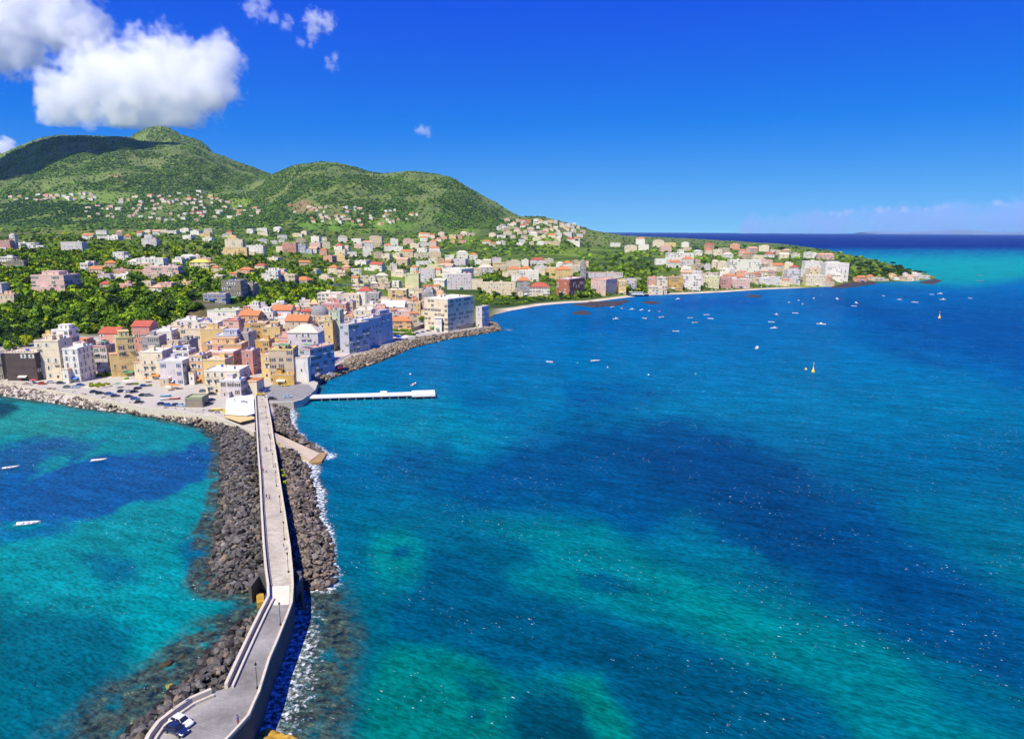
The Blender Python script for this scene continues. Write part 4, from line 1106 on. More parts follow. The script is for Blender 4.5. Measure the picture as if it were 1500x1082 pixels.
# street on the other side of the square
T(396, 432, 513, 561, 13, 'sand', 'tall sand coloured house with yellow roof terrace above the asphalt square', 'flat', 'y', 'npx', yaw=R_(6))
T(400, 431, 549, 564, 3, 'ochre', 'low stair block with blue notice at the foot of the sand coloured house', 'flat', 'c', 'W')
T(424, 468, 487, 535, 14, 'lilac', 'lilac house with cream hipped roof behind the sand coloured house', 'hip', 'c', 'x')
T(440, 456, 512, 549, 20, 'blue', 'blue shaded house on the seaward lane with parasols on top', 'flat', 's', 'bpN', yaw=R_(-26))
T(420, 452, 470, 510, 13, 'sand', 'sand house with wide orange gabled roof amid the old town', 'gable', 't', '')
T(400, 428, 454, 486, 12, 'lilac', 'lilac church hall with steep orange gabled roof', 'gable', 't', 'W', name='church_hall')
T(477, 489, 471, 515, 9, 'yellow', 'slim yellow and green tower house beside the blue shaded sea front row', 'flat', 'g', '', name='tower_house')
T(484, 500, 456, 512, 11, 'green', 'tall grey green house behind the slim yellow tower house', 'flat', 'd', '')
T(452, 480, 463, 490, 16, 'sand', 'domed church with grey lilac cupola rising from the old town roofs', 'dome', 'd', 'x', name='church', cat='church')
T(455, 466, 446, 470, 6, 'cream', 'small cream bell tower with yellow cupola beside the grey dome', 'dome', 'y', 'aA', name='bell_tower', cat='bell tower')
T(472, 508, 445, 474, 12, 'rose', 'rose red house with long white flat roof behind the domed church', 'flat', 'w', 'ax')
T(499, 512, 476, 518, 21, 'blue', 'first blue shaded house of the sea front row, cream roof', 'flat', 'c', 'bN', yaw=R_(-28))
T(519, 531, 469, 511, 21, 'lilac', 'lilac house amid the shaded sea front row with a patched pale wall', 'flat', 'w', 'N', yaw=R_(-28))
T(538, 550, 463, 506, 20, 'blue', 'last blue shaded house of the sea front row with orange roof hut', 'flat', 's', 'bsN', yaw=R_(-28))
T(520, 545, 455, 490, 14, 'cream', 'cream roofed house just behind the shaded sea front row', 'flat', 'w', '')
T(558, 592, 450, 474, 18, 'cream', 'broad hall with white sloping roof behind the hedge', 'gable', 'w', '')
T(566, 602, 470, 482, 10, 'orange', 'low orange and pink pavilion with tiled roof behind the green hedge', 'hip', 't', '')
T(622, 656, 438, 484, 36, 'cream', 'big cream palace with tall windows and long shaded flank by the sea', 'flat', 'w', 'xnN', yaw=R_(-32), name='palace', cat='palace', cap=60)
T(697, 706, 450, 479, 12, 'lilac', 'lilac grey house at the rocky point with small windows', 'flat', 'c', 'N', yaw=R_(-28))
T(637, 647, 466, 486, 4, 'white', 'white sea side chapel with pointed gable at the foot of the palace', 'gabled', 'w', 'W', name='chapel', cat='chapel')
T(569, 596, 425, 455, 14, 'yellow', 'pale yellow house with a row of dark arched windows in mid town', 'flat', 'w', 'aA')
T(594, 614, 402, 440, 16, 'lemon', 'lemon yellow and green tall house with grey side', 'flat', 'g', '')
T(618, 636, 432, 452, 14, 'grey', 'church with low grey dome behind the big palace', 'dome', 'd', 'W', name='church', cat='church')
T(638, 652, 433, 450, 11, 'pink', 'chapel with faded pink dome behind the big palace', 'dome', 's', 'W', name='chapel', cat='chapel')
T(536, 556, 430, 465, 14, 'grey', 'grey lilac apartment house with narrow windows in mid town', 'flat', 'c', 'b')
T(524, 545, 426, 460, 12, 'white', 'white house with bright red roof pavilion in mid town', 'hip', 'r', '')
T(466, 500, 430, 452, 12, 'white', 'white long house under the bright yellow green tree', 'flat', 'c', '')
T(500, 527, 432, 458, 12, 'cream', 'cream roofed house between the white long house and the red pavilion', 'flat', 'c', '')
T(555, 572, 440, 470, 12, 'sand', 'sand house next to the row of arched windows', 'flat', 'w', '')
T(590, 616, 444, 464, 12, 'yellow', 'yellow terrace house with tree beside the palace', 'flat', 'c', '')
T(648, 676, 394, 412, 34, 'white', 'modern white building with blue shaded flank above mid town', 'flat', 'w', 'bN', yaw=R_(-30))
T(655, 690, 402, 424, 12, 'lilac', 'lilac white building with dark glass stepped below the modern white one', 'flat', 'w', '')
T(614, 637, 394, 412, 14, 'lilac', 'lilac house with two rows of windows above the lemon yellow house', 'flat', 'c', '')
T(626, 650, 388, 402, 12, 'lemon', 'lemon house on the rise behind mid town', 'flat', 'w', '')
# roofs of the old town, seen from above
OLD = [(210, 236, 494, 'grey', 'c', 'grey house with cream terrace roof'), (226, 254, 486, 'white', 'w', 'white house with small dark window'), (256, 280, 500, 'grey', 'd', 'grey house with dark roof'), (262, 292, 470, 'white', 'w', 'white house with rounded arches'), (292, 322, 474, 'white', 'c', 'white terrace house with orange parasol'),
       (306, 348, 456, 'white', 'g', 'white house with pale green roof'), (318, 350, 492, 'blue', 'w', 'pale blue house with white roof'), (296, 330, 483, 'yellow', 'c', 'yellow house with terrace'), (266, 296, 482, 'cream', 'c', 'cream house with tall parapet'), (298, 356, 505, 'orange', 'c', 'long orange house with pale terrace'),
       (352, 380, 462, 'orange', 't', 'orange house with tiled roof'), (360, 392, 474, 'ochre', 'c', 'ochre house with blue shutters'), (378, 402, 458, 'white', 'w', 'white house with stepped roof'), (352, 366, 488, 'grey', 'c', 'narrow grey house on the dark lane'), (386, 412, 480, 'yellow', 'c', 'yellow house on the sunny lane'),
       (376, 396, 500, 'ochre', 'c', 'ochre house facing the dark lane'), (404, 424, 466, 'white', 'w', 'white house beside the orange gable'), (240, 262, 508, 'sand', 'c', 'sand house with roof hut'), (356, 372, 515, 'rose', 'c', 'red house at the corner of the dark lane'), (384, 400, 520, 'yellow', 'c', 'yellow house at the mouth of the lane'),
       (330, 352, 470, 'pink', 'r', 'pink house with red parasol'), (248, 268, 478, 'cream', 'c', 'cream house by the trees'), (428, 446, 462, 'sand', 'c', 'sand roofed house near the cupola'), (410, 426, 494, 'pink', 's', 'pink terrace house'), (440, 460, 476, 'cream', 's', 'cream house with salmon roof')]
for x0, x1, ye, c, rc, lab in OLD:
    T(x0, x1, ye, ye + 34, 11, c, lab + ' in the crowded old town', 'gable' if rc in 't' else 'flat', rc, hr.choice(['', 'p', 's', 'b', 'g', 'n']), yaw=R_(hr.uniform(-8, 8)), cap=12)
# the wooded plateau
T(48, 96, 404, 430, 22, 'pink', 'pink villa with green shutters among the trees above the cliff', 'flat', 'c', 'gbs', name='villa', cat='villa')
T(0, 22, 432, 447, 9, 'sand', 'low tan building on the terrace wall above the dark cliff', 'flat', 's', '')
T(-25, 4, 416, 434, 9, 'lilac', 'lilac shed with green roof cut by the picture edge', 'flat', 'g', '')
T(118, 130, 386, 398, 10, 'white', 'small white cube house with three dark windows amid green trees', 'flat', 'w', '')
T(166, 182, 370, 381, 12, 'white', 'white villa with wide terrace on the wooded plateau', 'flat', 'w', 'b', name='villa', cat='villa')
T(200, 240, 379, 391, 12, 'white', 'long white hotel with dark arches on the plateau', 'flat', 'w', 'ax')
T(212, 262, 391, 404, 12, 'pink', 'long pale pink terrace wing below the white hotel', 'flat', 'w', 'x')
T(278, 306, 384, 393, 12, 'cream', 'cream villa with yellow roof on the plateau', 'hip', 'y', 'a', name='villa', cat='villa')
T(330, 356, 351, 366, 14, 'cream', 'tall cream villa crowning the wooded rise', 'flat', 'c', 'xw', name='villa', cat='villa')
T(328, 362, 363, 376, 10, 'yellow', 'yellow lower wing of the villa on the wooded rise', 'flat', 'c', '')
T(362, 386, 360, 374, 12, 'white', 'white house beside the tall cream villa on the rise', 'flat', 'w', '')
T(326, 354, 412, 440, 16, 'stone', 'half ruined dark stone house with pale arches among trees', 'flat', 'd', 'aw', name='stone_house')
T(354, 372, 417, 440, 14, 'stone', 'lower broken wing of the dark stone house', 'flat', 'w', '', name='stone_house')
T(298, 331, 431, 443, 10, 'grey', 'low grey house with cream roof beside the dark stone house', 'flat', 'c', 'u')
T(390, 408, 397, 413, 10, 'white', 'white house with round tower among the gardens', 'flat', 'w', 's')
T(408, 432, 403, 414, 12, 'cream', 'cream house beside the white tower house in the gardens', 'flat', 'c', 'a')
T(414, 434, 356, 370, 14, 'rose', 'rose red apartment house on the wooded rise', 'flat', 'c', 'b')
T(431, 448, 358, 370, 14, 'blue', 'blue shaded apartment house beside the rose red one', 'flat', 'c', 'b')
T(90, 121, 355, 368, 14, 'lilac', 'lilac hotel with columns among tall trees', 'flat', 'c', 'x')
T(0, 16, 353, 367, 12, 'rose', 'rose red house at the picture edge below the hill', 'flat', 'c', '')
T(16, 24, 344, 366, 6, 'lilac', 'slim lilac tower beside the rose red house', 'flat', 'w', '', name='tower_house')
T(24, 52, 356, 366, 12, 'white', 'white terraced house beside the slim lilac tower', 'flat', 'w', '')
T(208, 230, 350, 362, 12, 'lilac', 'lilac villa with broad eaves half hidden by trees', 'flat', 's', '', name='villa', cat='villa')
T(0, 20, 377, 386, 10, 'white', 'white bungalow at the picture edge amid shrubs', 'flat', 'w', '')
T(10, 36, 383, 393, 10, 'stone', 'grey stone bungalow below the white one', 'flat', 'd', '')
# beach town
T(706, 755, 415, 432, 14, 'cream', 'long cream terrace of houses behind the sunlit hedge', 'flat', 'c', 'x')
T(757, 776, 411, 434, 14, 'grey', 'tall grey and cream house with orange tiled roof by the hedge', 'hip', 't', 'n')
T(776, 805, 420, 434, 16, 'white', 'white house with broad red roof by the small beach', 'hip', 'r', 'n')
T(815, 833, 409, 435, 42, 'brick', 'brick red hotel with dark flank and pale roof on the shore', 'flat', 'w', 'xwN', yaw=R_(-33), name='hotel', cat='hotel', cap=44)
T(865, 887, 410, 430, 36, 'pink', 'pink hotel with lilac flank on the shore', 'flat', 's', 'xwN', yaw=R_(-32), name='hotel', cat='hotel', cap=44)
T(906, 917, 412, 431, 18, 'yellow', 'lemon yellow house beside the moored blue boat', 'flat', 'w', 'b')
T(917, 932, 411, 426, 12, 'lilac', 'lilac house behind the moored blue boat', 'flat', 'c', '')
T(814, 838, 395, 412, 16, 'yellow', 'yellow church with orange tiled roof above the brick hotel', 'hip', 't', 'a', name='church', cat='church')
T(850, 858, 384, 412, 6, 'grey', 'grey bell tower between the yellow church and the arcade', 'dome', 'd', 'aA', name='bell_tower', cat='bell tower')
T(857, 912, 400, 412, 12, 'lilac', 'long lilac arcade building above the pink hotel', 'flat', 's', 'aA')
T(760, 789, 397, 412, 14, 'white', 'white house with black windows above the red roofed house', 'flat', 'w', '')
T(746, 762, 393, 404, 10, 'white', 'white cottage beside the house with black windows', 'flat', 'w', '')
T(722, 741, 385, 396, 12, 'yellow', 'orange yellow house in the trees above mid town', 'flat', 'w', '')
T(950, 962, 407, 424, 12, 'salmon', 'salmon house on the bend of the long beach', 'flat', 'c', '')
T(950, 964, 420, 432, 8, 'cream', 'low cream house at the water on the bend of the beach', 'flat', 'w', '')
T(962, 977, 407, 431, 14, 'cream', 'tall cream house with grey flank on the beach bend', 'flat', 'c', 'n')
T(979, 1000, 406, 425, 12, 'ochre', 'ochre brown house next to the tall cream one on the beach', 'flat', 'c', '')
T(1000, 1026, 404, 424, 12, 'white', 'white block with many windows behind the beach', 'flat', 'w', 'b')
T(1031, 1053, 405, 421, 12, 'lemon', 'pale yellow house on the beach beside the pink ones', 'flat', 'w', '')
T(1055, 1071, 407, 422, 12, 'rose', 'rose house between the yellow and the long pink one on the beach', 'flat', 'c', '')
T(1071, 1098, 409, 422, 14, 'pink', 'long pink house standing on the beach sand', 'flat', 'w', '')
T(1068, 1114, 381, 399, 16, 'white', 'big white hotel with stacked balconies above the beach', 'flat', 'w', 'b', name='hotel', cat='hotel', cap=36)
T(1114, 1131, 381, 396, 14, 'pink', 'pink wing of the big white hotel', 'flat', 's', '')
T(976, 1016, 371, 388, 14, 'white', 'white hotel block above the wood behind the beach', 'flat', 'w', 'x', name='hotel', cat='hotel', cap=36)
T(1208, 1242, 386, 408, 18, 'white', 'bright white stepped hotel among trees near the headland', 'flat', 'w', 's', name='hotel', cat='hotel', cap=36)
T(1178, 1204, 383, 401, 14, 'white', 'white apartment block next to the stepped hotel', 'flat', 'w', 'b')
T(1180, 1208, 404, 419, 12, 'cream', 'cream beach house below the white apartment block', 'flat', 'w', '')
T(1152, 1172, 396, 416, 12, 'lilac', 'pale lilac block on the beach near its middle', 'flat', 'w', '')
T(1255, 1269, 406, 413, 9, 'salmon', 'low orange roofed beach hut on the headland shore', 'hip', 't', '')
T(1310, 1338, 407, 411, 8, 'white', 'low white beach pavilion at the headland tip', 'flat', 'w', '', cap=5)
T(1340, 1362, 404, 408, 8, 'lilac', 'low bathing pavilion at the very tip of the headland', 'flat', 'w', '', cap=5)
T(1198, 1222, 373, 381, 12, 'pink', 'pale pink villa on the wooded neck of the headland', 'hip', 's', '', name='villa', cat='villa')
# hut on the parking place
T(272, 297, 584, 597, 7, 'stone', 'squat stone hut with green roof on the parking place', 'flat', 'g', 'W', name='stone_hut', cat='hut', cap=2)

# ---- the many small houses of the middle distance and of the slopes, each one by itself
ORD = 'first second third fourth fifth sixth seventh eighth ninth tenth eleventh twelfth thirteenth fourteenth fifteenth sixteenth seventeenth eighteenth nineteenth twentieth'.split()
def ordn(k):
    k += 1
    if k <= 20: return ORD[k - 1]
    t, u = divmod(k, 10)
    return ('twenty', 'thirty', 'forty', 'fifty')[t - 2] + '-' + ORD[u - 1] if u else ('thirtieth', 'fortieth')[t - 3]
ZONES = [  # name, outline, how many, (width px), (height px), colours, where
    ('town_house', [(500, 372), (700, 372), (706, 400), (640, 425), (520, 425), (480, 395)], 50, (9, 19), (6, 10), "above mid town", 'mountain end'),
    ('town_house', [(300, 458), (470, 442), (560, 428), (640, 428), (620, 466), (560, 468), (490, 490), (400, 498), (300, 496), (215, 500), (230, 480)], 84, (8, 19), (7, 12), 'in the old town', 'cliff end'),
    ('town_house', [(690, 382), (860, 384), (860, 396), (700, 402)], 18, (10, 20), (8, 12), "above the small beach", 'palace end'),
    ('beach_house', [(985, 384), (1065, 384), (1170, 392), (1240, 402), (1235, 414), (1130, 415), (1000, 412)], 46, (9, 19), (7, 11), "behind the long beach", 'palace end'),
    ('beach_house', [(1255, 409), (1300, 406), (1345, 402), (1345, 408), (1260, 411)], 7, (9, 16), (4, 6), "on the headland shore", 'beach end'),
    ('beach_house', [(900, 352), (1110, 362), (1180, 372), (1200, 376), (1100, 378), (960, 368), (890, 362)], 30, (8, 17), (5, 9), "towards the far cape", 'mountain end'),
    ('hillside_house', [(600, 345), (770, 338), (860, 345), (850, 360), (640, 358)], 44, (6, 13), (3.5, 6), "below the round hill", 'mountain end'),
    ('hillside_house', [(735, 322), (830, 322), (862, 340), (770, 342), (730, 334)], 40, (4, 9), (3, 5), "on the small hill", 'mountain end'),
    ('hillside_house', [(420, 300), (560, 305), (640, 312), (560, 330), (450, 330)], 48, (3.5, 7), (2.2, 3.6), "on the terraces", 'mountain end'),
    ('hillside_house', [(200, 288), (290, 280), (330, 290), (400, 310), (330, 325), (220, 322), (120, 318), (110, 305)], 92, (3.5, 8), (2.2, 3.6), "below the peak", 'picture edge end'),
    ('hillside_house', [(0, 286), (140, 282), (140, 292), (0, 296)], 24, (4, 8), (2.2, 3.6), "below the cloud shadow", 'picture edge end'),
    ('garden_house', [(120, 340), (460, 335), (480, 350), (440, 360), (300, 352), (120, 352)], 34, (8, 16), (4, 6), "in the peak's woods", 'picture edge end'),
    ('garden_house', [(440, 350), (640, 352), (640, 372), (470, 380)], 26, (10, 20), (6, 10), "behind the gardens", 'mountain end'),
    ('garden_house', [(130, 385), (320, 370), (470, 385), (480, 430), (390, 395), (240, 425), (150, 420)], 34, (10, 20), (4, 7), "on the plateau", 'picture edge end'),
]
def in_poly(x, y, poly): return bool(poly_sd(np.array([x]), np.array([y]), poly)[0] > 0)
CN = {'white': 'white', 'cream': 'cream', 'sand': 'tan', 'yellow': 'yellow', 'pink': 'pink', 'lilac': 'pale lilac', 'salmon': 'salmon'}
zr = random.Random(11)
small = []
taken = []
for name, poly, cnt, wr, hr_, where, endname in ZONES:
    xs = [p[0] for p in poly]; ys = [p[1] for p in poly]; k = 0; tries = 0; got = []
    while k < cnt and tries < 3000:
        tries += 1
        x, y = zr.uniform(min(xs), max(xs)), zr.uniform(min(ys), max(ys))
        if not in_poly(x, y, poly): continue
        w, h = zr.uniform(*wr), zr.uniform(*hr_)
        if any(abs(x - a) < (w + b_) * (.30 if where == 'in the old town' else .42) and abs(y - c) < (h + d) * (.28 if where == 'in the old town' else .42) for a, c, b_, d in taken): continue
        taken.append((x, y, w, h)); k += 1
        c = zr.choices(['white', 'cream', 'sand', 'yellow', 'pink', 'lilac', 'salmon'], [34, 26, 16, 6, 8, 6, 4])[0]
        rk = zr.choices(['flat', 'hip', 'gable', 'vault'], [64, 20, 12, 4])[0]
        got.append((x, y, w, h, c, rk))
    got.sort()
    seen = {}
    for x, y, w, h, c, rk in got:
        key = (c, rk); seen[key] = seen.get(key, 0) + 1
    cntr = {}
    for x, y, w, h, c, rk in got:
        key = (c, rk); i = cntr.get(key, 0); cntr[key] = i + 1
        rname = {'flat': 'flat roofed', 'hip': 'hip roofed', 'gable': 'gabled', 'vault': 'vault roofed'}[rk]
        if seen[key] == 1: lab = f'only {CN[c]} {rname} house {where}'
        else: lab = f'{CN[c]} {rname} house {where}, {ordn(i)} from the {endname}'
        if where == 'in the old town': h += 14; y += 7
        A = Pt(x, y + h / 2)[0]
        if np.isnan(A[0]): continue
        dist = A[1]
        dep = min(w * dist / F * zr.uniform(.6, .9), 16)
        rc = zr.choice('wwwccs') if rk in ('flat', 'vault') else zr.choice('tttrsc')
        cap = 10 if dist < 1300 else (7 if dist < 2400 else 4)
        o = house(x - w / 2, x + w / 2, y - h / 2, y + h / 2, dep, c, lab, rk, rc, zr.choice(['', '', 'n', 'g', 's', 'b']) if dist < 2000 else zr.choice(['', 's']), yaw=R_(zr.uniform(-24, 24)), name=name, group='houses ' + where, cap=cap)
# garden and terrace walls
def wall_line(px, h, mat, label, name='garden_wall', thick=.6):
    pts = [Vector(Pt(a, b_)[0]) for a, b_ in px]
    mb = rail(pts, 1, 0, thick, h, 3)
    tag(mb.build(name, mat), label, 'wall')
wall_line([(0, 452), (30, 450), (60, 445), (98, 438)], 2.6, PL['grey'], 'grey terrace wall with pale coping below the pink villa')
wall_line([(264, 452), (300, 449), (330, 447)], 2.0, PL['stone'], 'brown garden wall below the low grey house')
wall_line([(452, 417), (480, 419), (520, 420), (560, 418)], 2.4, PL['white'], 'white garden wall running along the gardens above mid town')
wall_line([(602, 486), (622, 479), (640, 476)], 3.0, PL['stone'], 'brown wall edging the small car park by the palace')
wall_line([(655, 486), (690, 480), (720, 473)], 3.0, PL['stone'], 'dark rough wall at the rocky point below the lilac house')
# ------------------------------------------------------------------ trees
FOL = {'dark': (.028, .065, .012), 'mid': (.10, .185, .013), 'fresh': (.19, .30, .016), 'lime': (.27, .33, .012), 'pine': (.020, .050, .016), 'olive': (.075, .11, .035)}
def foliage(name, c):
    m, n, l, b = new_mat('foliage_' + name)
    oi = n.new('ShaderNodeObjectInfo'); geo = n.new('ShaderNodeNewGeometry')
    nz = n.new('ShaderNodeTexNoise'); nz.inputs['Scale'].default_value = .55; nz.inputs['Detail'].default_value = 3
    l.new(geo.outputs['Position'], nz.inputs['Vector'])
    mr = n.new('ShaderNodeMapRange'); mr.inputs[1].default_value = .3; mr.inputs[2].default_value = .7; mr.inputs[3].default_value = .55; mr.inputs[4].default_value = 1.5
    l.new(nz.outputs[0], mr.inputs[0])
    m2 = n.new('ShaderNodeMapRange'); m2.inputs[3].default_value = .7; m2.inputs[4].default_value = 1.35
    l.new(oi.outputs['Random'], m2.inputs[0])
    mu = n.new('ShaderNodeMath'); mu.operation = 'MULTIPLY'; l.new(mr.outputs[0], mu.inputs[0]); l.new(m2.outputs[0], mu.inputs[1])
    v = n.new('ShaderNodeVectorMath'); v.operation = 'SCALE'; v.inputs[0].default_value = c; l.new(mu.outputs[0], v.inputs['Scale'])
    l.new(v.outputs[0], b.inputs['Base Color']); b.inputs['Roughness'].default_value = .75; b.inputs['Specular IOR Level'].default_value = .15
    return m
FM = {k: foliage(k, v) for k, v in FOL.items()}
BARK = plain('bark', (.10, .07, .045), .95, var=.3, scale=2)
tr = np.random.default_rng(21)

def crown_quads(r, lumps, n, size, squash=1.0):
    """leaf clusters spread over several lumps of a crown of radius about 1"""
    L = []
    for _ in range(lumps):
        d = r.normal(size=3); d /= np.linalg.norm(d); d[2] *= .7
        L.append((d * r.uniform(.25, .62), r.uniform(.34, .6)))
    vs = np.empty((n * 4, 3)); k = 0
    for i in range(n):
        c, R = L[i % lumps]
        d = r.normal(size=3); d /= np.linalg.norm(d)
        if d[2] < -.35 and r.random() < .7: d[2] = -d[2]
        p = c + d * R * (1 - .35 * r.random() ** 2)
        nn = d + r.normal(size=3) * .55; nn /= np.linalg.norm(nn)
        a = np.cross(nn, r.normal(size=3)); a /= np.linalg.norm(a); b_ = np.cross(nn, a)
        s = size * r.uniform(.6, 1.3); t = s * r.uniform(.6, 1)
        vs[k:k + 4] = [p - a * s, p - b_ * t, p + a * s, p + b_ * t]; k += 4
    vs[:, 2] *= squash
    return vs, np.arange(n * 4).reshape(n, 4)

CROWN = []
for k in range(7):
    v, f = crown_quads(tr, int(tr.integers(6, 10)), 520, .135, .85)
    CROWN.append(np_mesh('crown', v + np.array([0, 0, .62]), f, [FM['mid']]))
PINE = []
for k in range(3):      # umbrella pines: a flat wide crown on a tall stem
    v, f = crown_quads(tr, 8, 420, .13, .42)
    PINE.append(np_mesh('crown', v + np.array([0, 0, 1.05]), f, [FM['pine']]))
BUSH = []
for k in range(3):
    v, f = crown_quads(tr, 5, 260, .17, .75)
    BUSH.append(np_mesh('foliage', v + np.array([0, 0, .35]), f, [FM['fresh']]))
CYP = []
for k in range(2):
    v, f = crown_quads(tr, 7, 300, .16, 1)
    v = v * np.array([.42, .42, 1.6]); v[:, :2] *= np.clip(1.35 - (v[:, 2:] + 1.6) / 3.2, .15, 1.2)
    CYP.append(np_mesh('crown', v + np.array([0, 0, 1.7]), f, [FM['dark']]))
def trunk_mesh(h, r):
    mb = MB().tube((0, 0, -.3), (.03, .02, h * .55), r, r * .75, 7)
    for a in range(4):
        t = a * 1.6 + .4
        mb.tube((.03, .02, h * .5), (.32 * math.cos(t), .32 * math.sin(t), h * .95), r * .6, r * .25, 5)
    mb.tube((.03, .02, h * .5), (0, 0, h * 1.1), r * .65, r * .3, 5)
    return mb.mesh('trunk', BARK)
TRUNK, PTRUNK, STEM = trunk_mesh(.6, .075), trunk_mesh(1.05, .06), trunk_mesh(.35, .05)

def tree(p, R, kind, mat, label, group=None, name='tree', cat='tree'):
    o = empty(name, p, tr.uniform(0, 6.28), label, cat, group)
    src = {'round': CROWN, 'pine': PINE, 'bush': BUSH, 'cypress': CYP}[kind]
    c = link('foliage' if kind == 'bush' else 'crown', src[int(tr.integers(len(src)))], o, scale=(R, R, R * tr.uniform(.85, 1.15)))
    c.material_slots[0].link = 'OBJECT'; c.material_slots[0].material = FM[mat]
    link('stem' if kind == 'bush' else 'trunk', {'round': TRUNK, 'pine': PTRUNK, 'bush': STEM, 'cypress': TRUNK}[kind], o, scale=(R, R, R))
    return o

RA = np.array(RECTS)
def clear(x, y, wpx, hpx, Y, cover=0.0):
    """no crown across a house front, no stem inside a house"""
    m = (x > RA[:, 0] - wpx * .35) & (x < RA[:, 1] + wpx * .35) & (y > RA[:, 2] - 1) & (y - hpx * .62 < RA[:, 3] - cover * (RA[:, 3] - RA[:, 2])) & (RA[:, 4] > Y - 14)
    return not m.any()

TZ = [  # outline of where the stems stand, how many, radius, mix of kinds, label, group
    ([(0, 452), (100, 440), (250, 448), (262, 470), (210, 486), (120, 486), (60, 492), (0, 500)], 78, (4.8, 8.4), [('round', 'dark', 5), ('round', 'mid', 4), ('round', 'fresh', 2)], 'dense tree on the wooded slope between the pink villa and the quay houses', 'trees on the slope above the quay'),
    ([(-10, 462), (60, 456), (150, 462), (140, 492), (40, 500), (-10, 505)], 40, (4.5, 7.0), [('round', 'dark', 8), ('round', 'mid', 1), ('pine', 'pine', 1)], 'dark tree on the cliff above the crenellated house', 'dark trees on the cliff'),
    ([(262, 438), (332, 438), (326, 450), (268, 457)], 14, (3.4, 5.2), [('round', 'mid', 3), ('round', 'fresh', 3), ('round', 'dark', 2)], 'green tree between the low grey house and the roofs of the old town', 'trees above the old town roofs'),
    ([(-10, 497), (62, 496), (52, 509), (-10, 514)], 12, (3.2, 5.0), [('round', 'dark', 3), ('round', 'mid', 2)], 'tree on the bank just behind the dark crenellated house', 'trees behind the crenellated house'),
    ([(1316, 397), (1358, 402), (1352, 407), (1316, 408)], 16, (4, 6.5), [('pine', 'pine', 2), ('round', 'dark', 3)], 'low dark tree at the very tip of the headland', 'trees at the headland tip'),
    ([(100, 428), (260, 420), (300, 436), (250, 446), (110, 440)], 34, (3.8, 6.0), [('round', 'mid', 4), ('round', 'fresh', 3), ('round', 'dark', 2), ('pine', 'pine', 1)], 'green garden tree on the plateau edge beside the pink villa', 'trees beside the pink villa'),
    ([(0, 392), (150, 380), (300, 396), (470, 404), (500, 430), (420, 448), (380, 442), (300, 424), (120, 418), (0, 430)], 62, (3.6, 6.2), [('round', 'mid', 4), ('round', 'fresh', 3), ('round', 'dark', 3), ('round', 'lime', 1), ('pine', 'pine', 1)], 'green tree in the gardens of the plateau', 'trees in the plateau gardens'),
    ([(690, 396), (742, 394), (760, 406), (745, 416), (706, 414)], 12, (4.5, 6.5), [('round', 'mid', 3), ('round', 'dark', 2)], 'dense tree between mid town and the long cream terrace', 'trees above the small beach'),
    ([(862, 392), (900, 372), (970, 380), (990, 398), (950, 404), (918, 404), (912, 398)], 30, (5, 7.5), [('round', 'mid', 4), ('round', 'fresh', 2), ('round', 'dark', 3)], 'green tree in the wood behind the arcade and the beach houses', 'trees of the wood behind the beach'),
    ([(1244, 394), (1260, 384), (1320, 392), (1345, 402), (1310, 405), (1250, 406)], 40, (5, 7.5), [('pine', 'pine', 3), ('round', 'dark', 4), ('round', 'mid', 1)], 'dark tree in the grove covering the headland tip', 'trees of the headland grove'),
]
for poly, cnt, rr_, kinds, lab, grp in TZ:
    xs = [p[0] for p in poly]; ys = [p[1] for p in poly]; k = 0; tries = 0
    while k < cnt and tries < 6000:
        tries += 1
        x, y = tr.uniform(min(xs), max(xs)), tr.uniform(min(ys), max(ys))
        if not in_poly(x, y, poly): continue
        p = Pt(x, y)[0]
        if np.isnan(p[0]): continue
        R = tr.uniform(*rr_); sc_ = F / p[1]
        if not clear(x, y, 2 * R * sc_, 1.5 * R * sc_, p[1]): continue
        w_ = [q[2] for q in kinds]; kd, mt, _ = kinds[int(tr.choice(len(kinds), p=np.array(w_) / sum(w_)))]
        tree(p, R, kd, mt, lab, grp, 'umbrella_pine' if kd == 'pine' else 'tree'); k += 1
# trees one can point at
for x, y, R, kd, mt, lab in [(110, 486, 6.0, 'round', 'lime', 'bright yellow green tree between the dark cliff and the white rooftop house'), (138, 487, 5.5, 'round', 'lime', 'second yellow green tree behind the low rose house'), (170, 480, 8.0, 'round', 'mid', 'big rounded tree crown above the rose house with red roof'),
        (195, 474, 8.5, 'round', 'fresh', 'broad bright green tree over the rose pink house'), (222, 470, 7, 'round', 'mid', 'green tree at the end of the slope beside the old town roofs'), (82, 378, 9, 'round', 'mid', 'large round tree in front of the lilac hotel with columns'),
        (435, 436, 7.5, 'round', 'lime', 'glowing yellow green tree in the gardens above the orange gable'), (488, 426, 6, 'round', 'lime', 'yellow green tree beside the white garden wall'), (450, 402, 9.5, 'round', 'fresh', 'broad light green tree between the gardens and the white cottages'),
        (352, 380, 7, 'round', 'mid', 'round tree in front of the yellow wing on the wooded rise'), (64, 484, 6.5, 'cypress', 'dark', 'slim dark cypress on the cliff above the cream house'), (303, 366, 9, 'round', 'dark', 'tall dark tree beside the villa on the wooded rise'),
        (608, 474, 5.0, 'round', 'fresh', 'green tree beside the big cream palace'), (618, 472, 4.0, 'round', 'mid', 'small green tree at the corner of the palace'), (1145, 373, 15, 'pine', 'pine', 'lone dark clump of pine on the far cape against the sea'), (40, 507, 5.5, 'round', 'lime', 'yellow leaved tree behind the dark crenellated house'), (17, 512, 5, 'round', 'fresh', 'green tree behind the dark crenellated house beside the wall')]:
    p = Pt(x, y)[0]
    if not np.isnan(p[0]): tree(p, R, kd, mt, lab, None, {'cypress': 'cypress', 'pine': 'umbrella_pine'}.get(kd, 'tree'))
